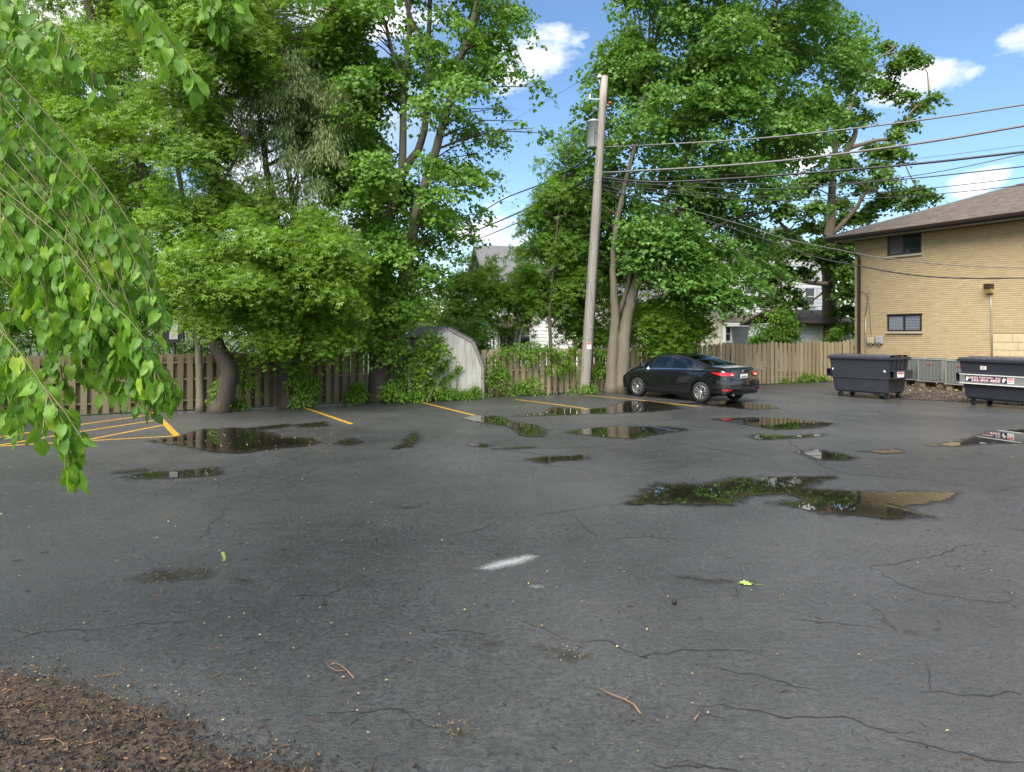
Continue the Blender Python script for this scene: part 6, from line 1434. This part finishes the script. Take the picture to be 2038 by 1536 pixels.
# --- linden branches hanging in the near left
fb = Vector((-4.7, 3.9, 0)); tr = empty('linden_tree', fb, 'near linden branch with large glossy leaves hanging in at the left edge', 'tree')
mb = MB(); mb.tube([fb - Vector((0, 0, .1)), fb + Vector((.02, 0, .8)), fb + Vector((.05, .02, 2.2)), fb + Vector((.0, .05, 4.0)), fb + Vector((-.05, 0, 6.5))], [.30, .24, .21, .18, .10], 14); mb.build('trunk', M['bark_grey'], tr)
main = [[(-90, 30, 4.4), (60, 190, 4.2), (180, 330, 4.0), (262, 450, 3.9), (305, 555, 3.85), (322, 625, 3.8)], [(-70, 130, 4.1), (80, 300, 3.9), (185, 450, 3.75), (250, 590, 3.65), (280, 700, 3.6), (300, 795, 3.6)],
        [(-70, 380, 3.9), (90, 520, 3.7), (190, 620, 3.6), (280, 725, 3.55), (325, 745, 3.5), (352, 768, 3.5)], [(-60, 600, 3.2), (30, 690, 3.0), (95, 785, 2.85), (128, 850, 2.8), (140, 925, 2.8)],
        [(-70, 540, 3.5), (10, 660, 3.3), (30, 750, 3.2), (35, 830, 3.15)], [(-60, -80, 3.6), (60, 10, 3.5), (120, 60, 3.45), (165, 120, 3.4), (190, 150, 3.4)], [(120, -160, 3.6), (250, -30, 3.5), (300, 40, 3.4), (350, 100, 3.35), (385, 140, 3.35)],
        [(340, -140, 3.8), (405, -40, 3.7), (425, -5, 3.7), (430, 15, 3.7)], [(400, -130, 3.9), (470, -40, 3.8), (485, -5, 3.8)], [(-70, 250, 4.3), (60, 420, 4.1), (150, 560, 4.0), (190, 680, 3.95), (215, 745, 3.95)],
        [(-80, 200, 4.6), (100, 330, 4.5), (210, 430, 4.4), (270, 520, 4.3)], [(-70, 480, 4.2), (50, 600, 4.1), (110, 700, 4.0), (125, 760, 4.0)], [(-70, 320, 3.6), (20, 450, 3.5), (80, 560, 3.45), (100, 650, 3.4)], [(-60, -20, 4.0), (40, 60, 3.9), (100, 140, 3.8)],
        [(-80, 330, 4.4), (110, 480, 4.3), (230, 600, 4.2), (255, 680, 4.2)], [(-60, 680, 3.5), (20, 740, 3.4), (75, 800, 3.3)], [(-80, 420, 4.5), (40, 520, 4.4), (150, 600, 4.3), (170, 690, 4.3)]]
for k in range(24):
    a_, b_ = random.sample([0, 1, 2, 9, 10, 11, 12, 14, 16], 2); w_ = random.random(); n_ = 5; nb = []
    for i in range(n_):
        f_ = i / (n_ - 1); q = []
        for br in (main[a_], main[b_]):
            s_ = f_ * (len(br) - 1) * .92; j = min(int(s_), len(br) - 2); q.append([br[j][c_] + (br[j + 1][c_] - br[j][c_]) * (s_ - j) for c_ in range(3)])
        nb.append((q[0][0] * w_ + q[1][0] * (1 - w_) + random.gauss(0, 8), q[0][1] * w_ + q[1][1] * (1 - w_) + random.gauss(0, 10), q[0][2] * w_ + q[1][2] * (1 - w_) + .25 * math.sin(k)))
    main.append(nb)
twm = MB(); anchors = []
limb_pts = {}
for br in main:
    v = [P(*q) for q in br]; path = []
    for i in range(len(v) - 1):
        p0, p1, p2, p3 = v[max(i - 1, 0)], v[i], v[i + 1], v[min(i + 2, len(v) - 1)]
        for k in range(8):
            u = k / 8; path.append(.5 * ((2 * p1) + (p2 - p0) * u + (2 * p0 - 5 * p1 + 4 * p2 - p3) * u * u + (3 * p1 - p0 - 3 * p2 + p3) * u ** 3))
    path.append(v[-1]); n = len(path)
    root_pt = fb + Vector((.03, .02, min(5.5, max(2.2, v[0].z - .3)))); mb = MB()
    mb.tube([root_pt, root_pt.lerp(path[0], .5) + Vector((0, 0, .25)), path[0]], [.05, .025, .0065], 7); mb.build('limb', M['bark_grey'], tr)
    mb = MB(); mb.tube(path, [(.0055 - .004 * i / (n - 1)) * (1 if len(br) > 5 else .65) for i in range(n)], 6); mb.build('branch', M['twig'], tr)
    acc = 0.0
    for i in range(1, n):
        acc += (path[i] - path[i - 1]).length; tg = (path[i] - path[i - 1]).normalized()
        if acc > .026: acc = 0; anchors.append((path[i], tg, i / n))
        if i % 2 == 0 and .08 < i / n < .93:                # hanging side twigs
            e = path[i]; ln = random.uniform(.10, .32) if i / n < .55 else random.uniform(.04, .11); dr = (tg * .5 + Vector((random.gauss(0, .5), random.gauss(0, .6), -.75))).normalized(); q = [e, e + dr * ln * .5 + Vector((0, 0, -.01)), e + dr * ln + Vector((0, 0, -.05))]
            twm.tube(q, [.0035, .0028, .0018], 5, False)
            for k in range(1, int(ln /   .034) + 1):
                f = min(1, k * .034 / ln); p_ = q[0].lerp(q[1], f * 2) if f < .5 else q[1].lerp(q[2], f * 2 - 1); anchors.append((p_, dr, .5))
twm.build('side_twigs', M['twig'], tr, kind='stuff')
def linden_mesh(k, tint):
    r = random.Random(k); rows = []; n = 9; mbx = MB()
    for i in range(n):
        y = i / (n - 1); w = float(np.interp(y, [0, .12, .3, .5, .7, .86, 1], [.14, .27, .325, .29, .20, .085, .004])) * (1 + .07 * r.uniform(-1, 1))
        bend = -.30 * y * y + .05 * math.sin(y * 6 + k); fold = .16 + .08 * r.random(); yb = y - (.07 * (1 - y) if i == 0 else 0)
        rows.append([(-w, yb - (.05 if i < 2 else 0), bend + fold * w + .03 * math.sin(i * 2.1 + k)), (-w * .5, y, bend + fold * w * .35), (0, y, bend), (w * .5, y, bend + fold * w * .35), (w, yb - (.05 if i < 2 else 0), bend + fold * w + .03 * math.cos(i * 2.3 + k))])
    mbx.grid(rows); b0 = len(mbx.v); mbx.add([(-.008, 0, 0), (.008, 0, 0), (.006, -.38, .10), (-.006, -.38, .10)], [(0, 1, 2, 3)])
    m = mbx.mesh('leaf', M['leaf_fore']); at = m.attributes.new('rnd', 'FLOAT', 'FACE'); at.data.foreach_set('value', [tint] * len(m.polygons)); return m
LM = [linden_mesh(k, t_) for k, t_ in enumerate((.15, .3, .42, .5, .58, .66, .78, .9, .97, .36))]
lv = []
for p_, tg, f in anchors:
    for _ in range(1 if random.random() < .4 else 2):
        side = Vector((tg.y, -tg.x, 0)); side = side.normalized() if side.length > .1 else Vector((1, 0, 0))
        tip = (Vector((0, 0, -1.0)) + tg * random.uniform(.1, .8) + side * random.choice((-1, 1)) * random.uniform(.1, .8) + Vector((random.gauss(0, .25), random.gauss(0, .3), 0))).normalized()
        nn = Vector((random.gauss(.15, .55), random.gauss(-.55, .5), random.uniform(.1, 1.0))); nn = (nn - tip * nn.dot(tip)).normalized(); sdv = tip.cross(nn)
        s_ = random.choice((random.uniform(.038, .062), random.uniform(.055, .09), random.uniform(.06, .095))) * (1.08 if f > .85 else 1); rot = Matrix((sdv, tip, nn)).transposed()
        lv.append((p_ + tip * s_ * .38 + Vector((random.gauss(0, .01), random.gauss(0, .015), 0)), rot, s_))
def shows(o):
    p_, _, s_ = o; px, py = HX + p_.x / p_.y * F, HY - (p_.z - CH) / p_.y * F
    return (s_ / p_.y) if (-30 < px < 2038 and -30 < py < 1000) else (s_ / p_.y) * .01
lv.sort(key=shows, reverse=True)
for p_, rot, s_ in lv[:300]:
    o = bpy.data.objects.new('leaf', random.choice(LM)); COL.objects.link(o); o.parent = tr; o.matrix_local = Matrix.Translation(p_ - fb) @ rot.to_4x4() @ Matrix.Scale(s_, 4)
rest = lv[300:]
V0 = np.zeros(len(LM[3].vertices) * 3); LM[3].vertices.foreach_get('co', V0); F0 = [tuple(p.vertices) for p in LM[3].polygons]
o = scatter_mesh('leaves', M['leaf_fore'], np.array([tuple(q[0]) for q in rest]), V0.reshape(-1, 3), F0, np.array([q[2] for q in rest]), np.array([np.array(q[1]) for q in rest]), rng.uniform(.1, .95, len(rest)), tr, off=tuple(fb))
C = [(fb.x + rng.normal(0, 1.4), fb.y + rng.normal(-.3, 1.5), rng.uniform(5.2, 8.5), .8, .8, .55) for _ in range(26)]
foliage(tr, C, 420, 14, .11, .32, L_OVAL, M['leaf_fore'], .6, hang=.4); branchwork(tr, [[fb + Vector((0, 0, z)) for z in (3.5, 4.5, 5.5, 6.3)]], C, 'bark_grey', .03)
print('leaves near', len(lv))
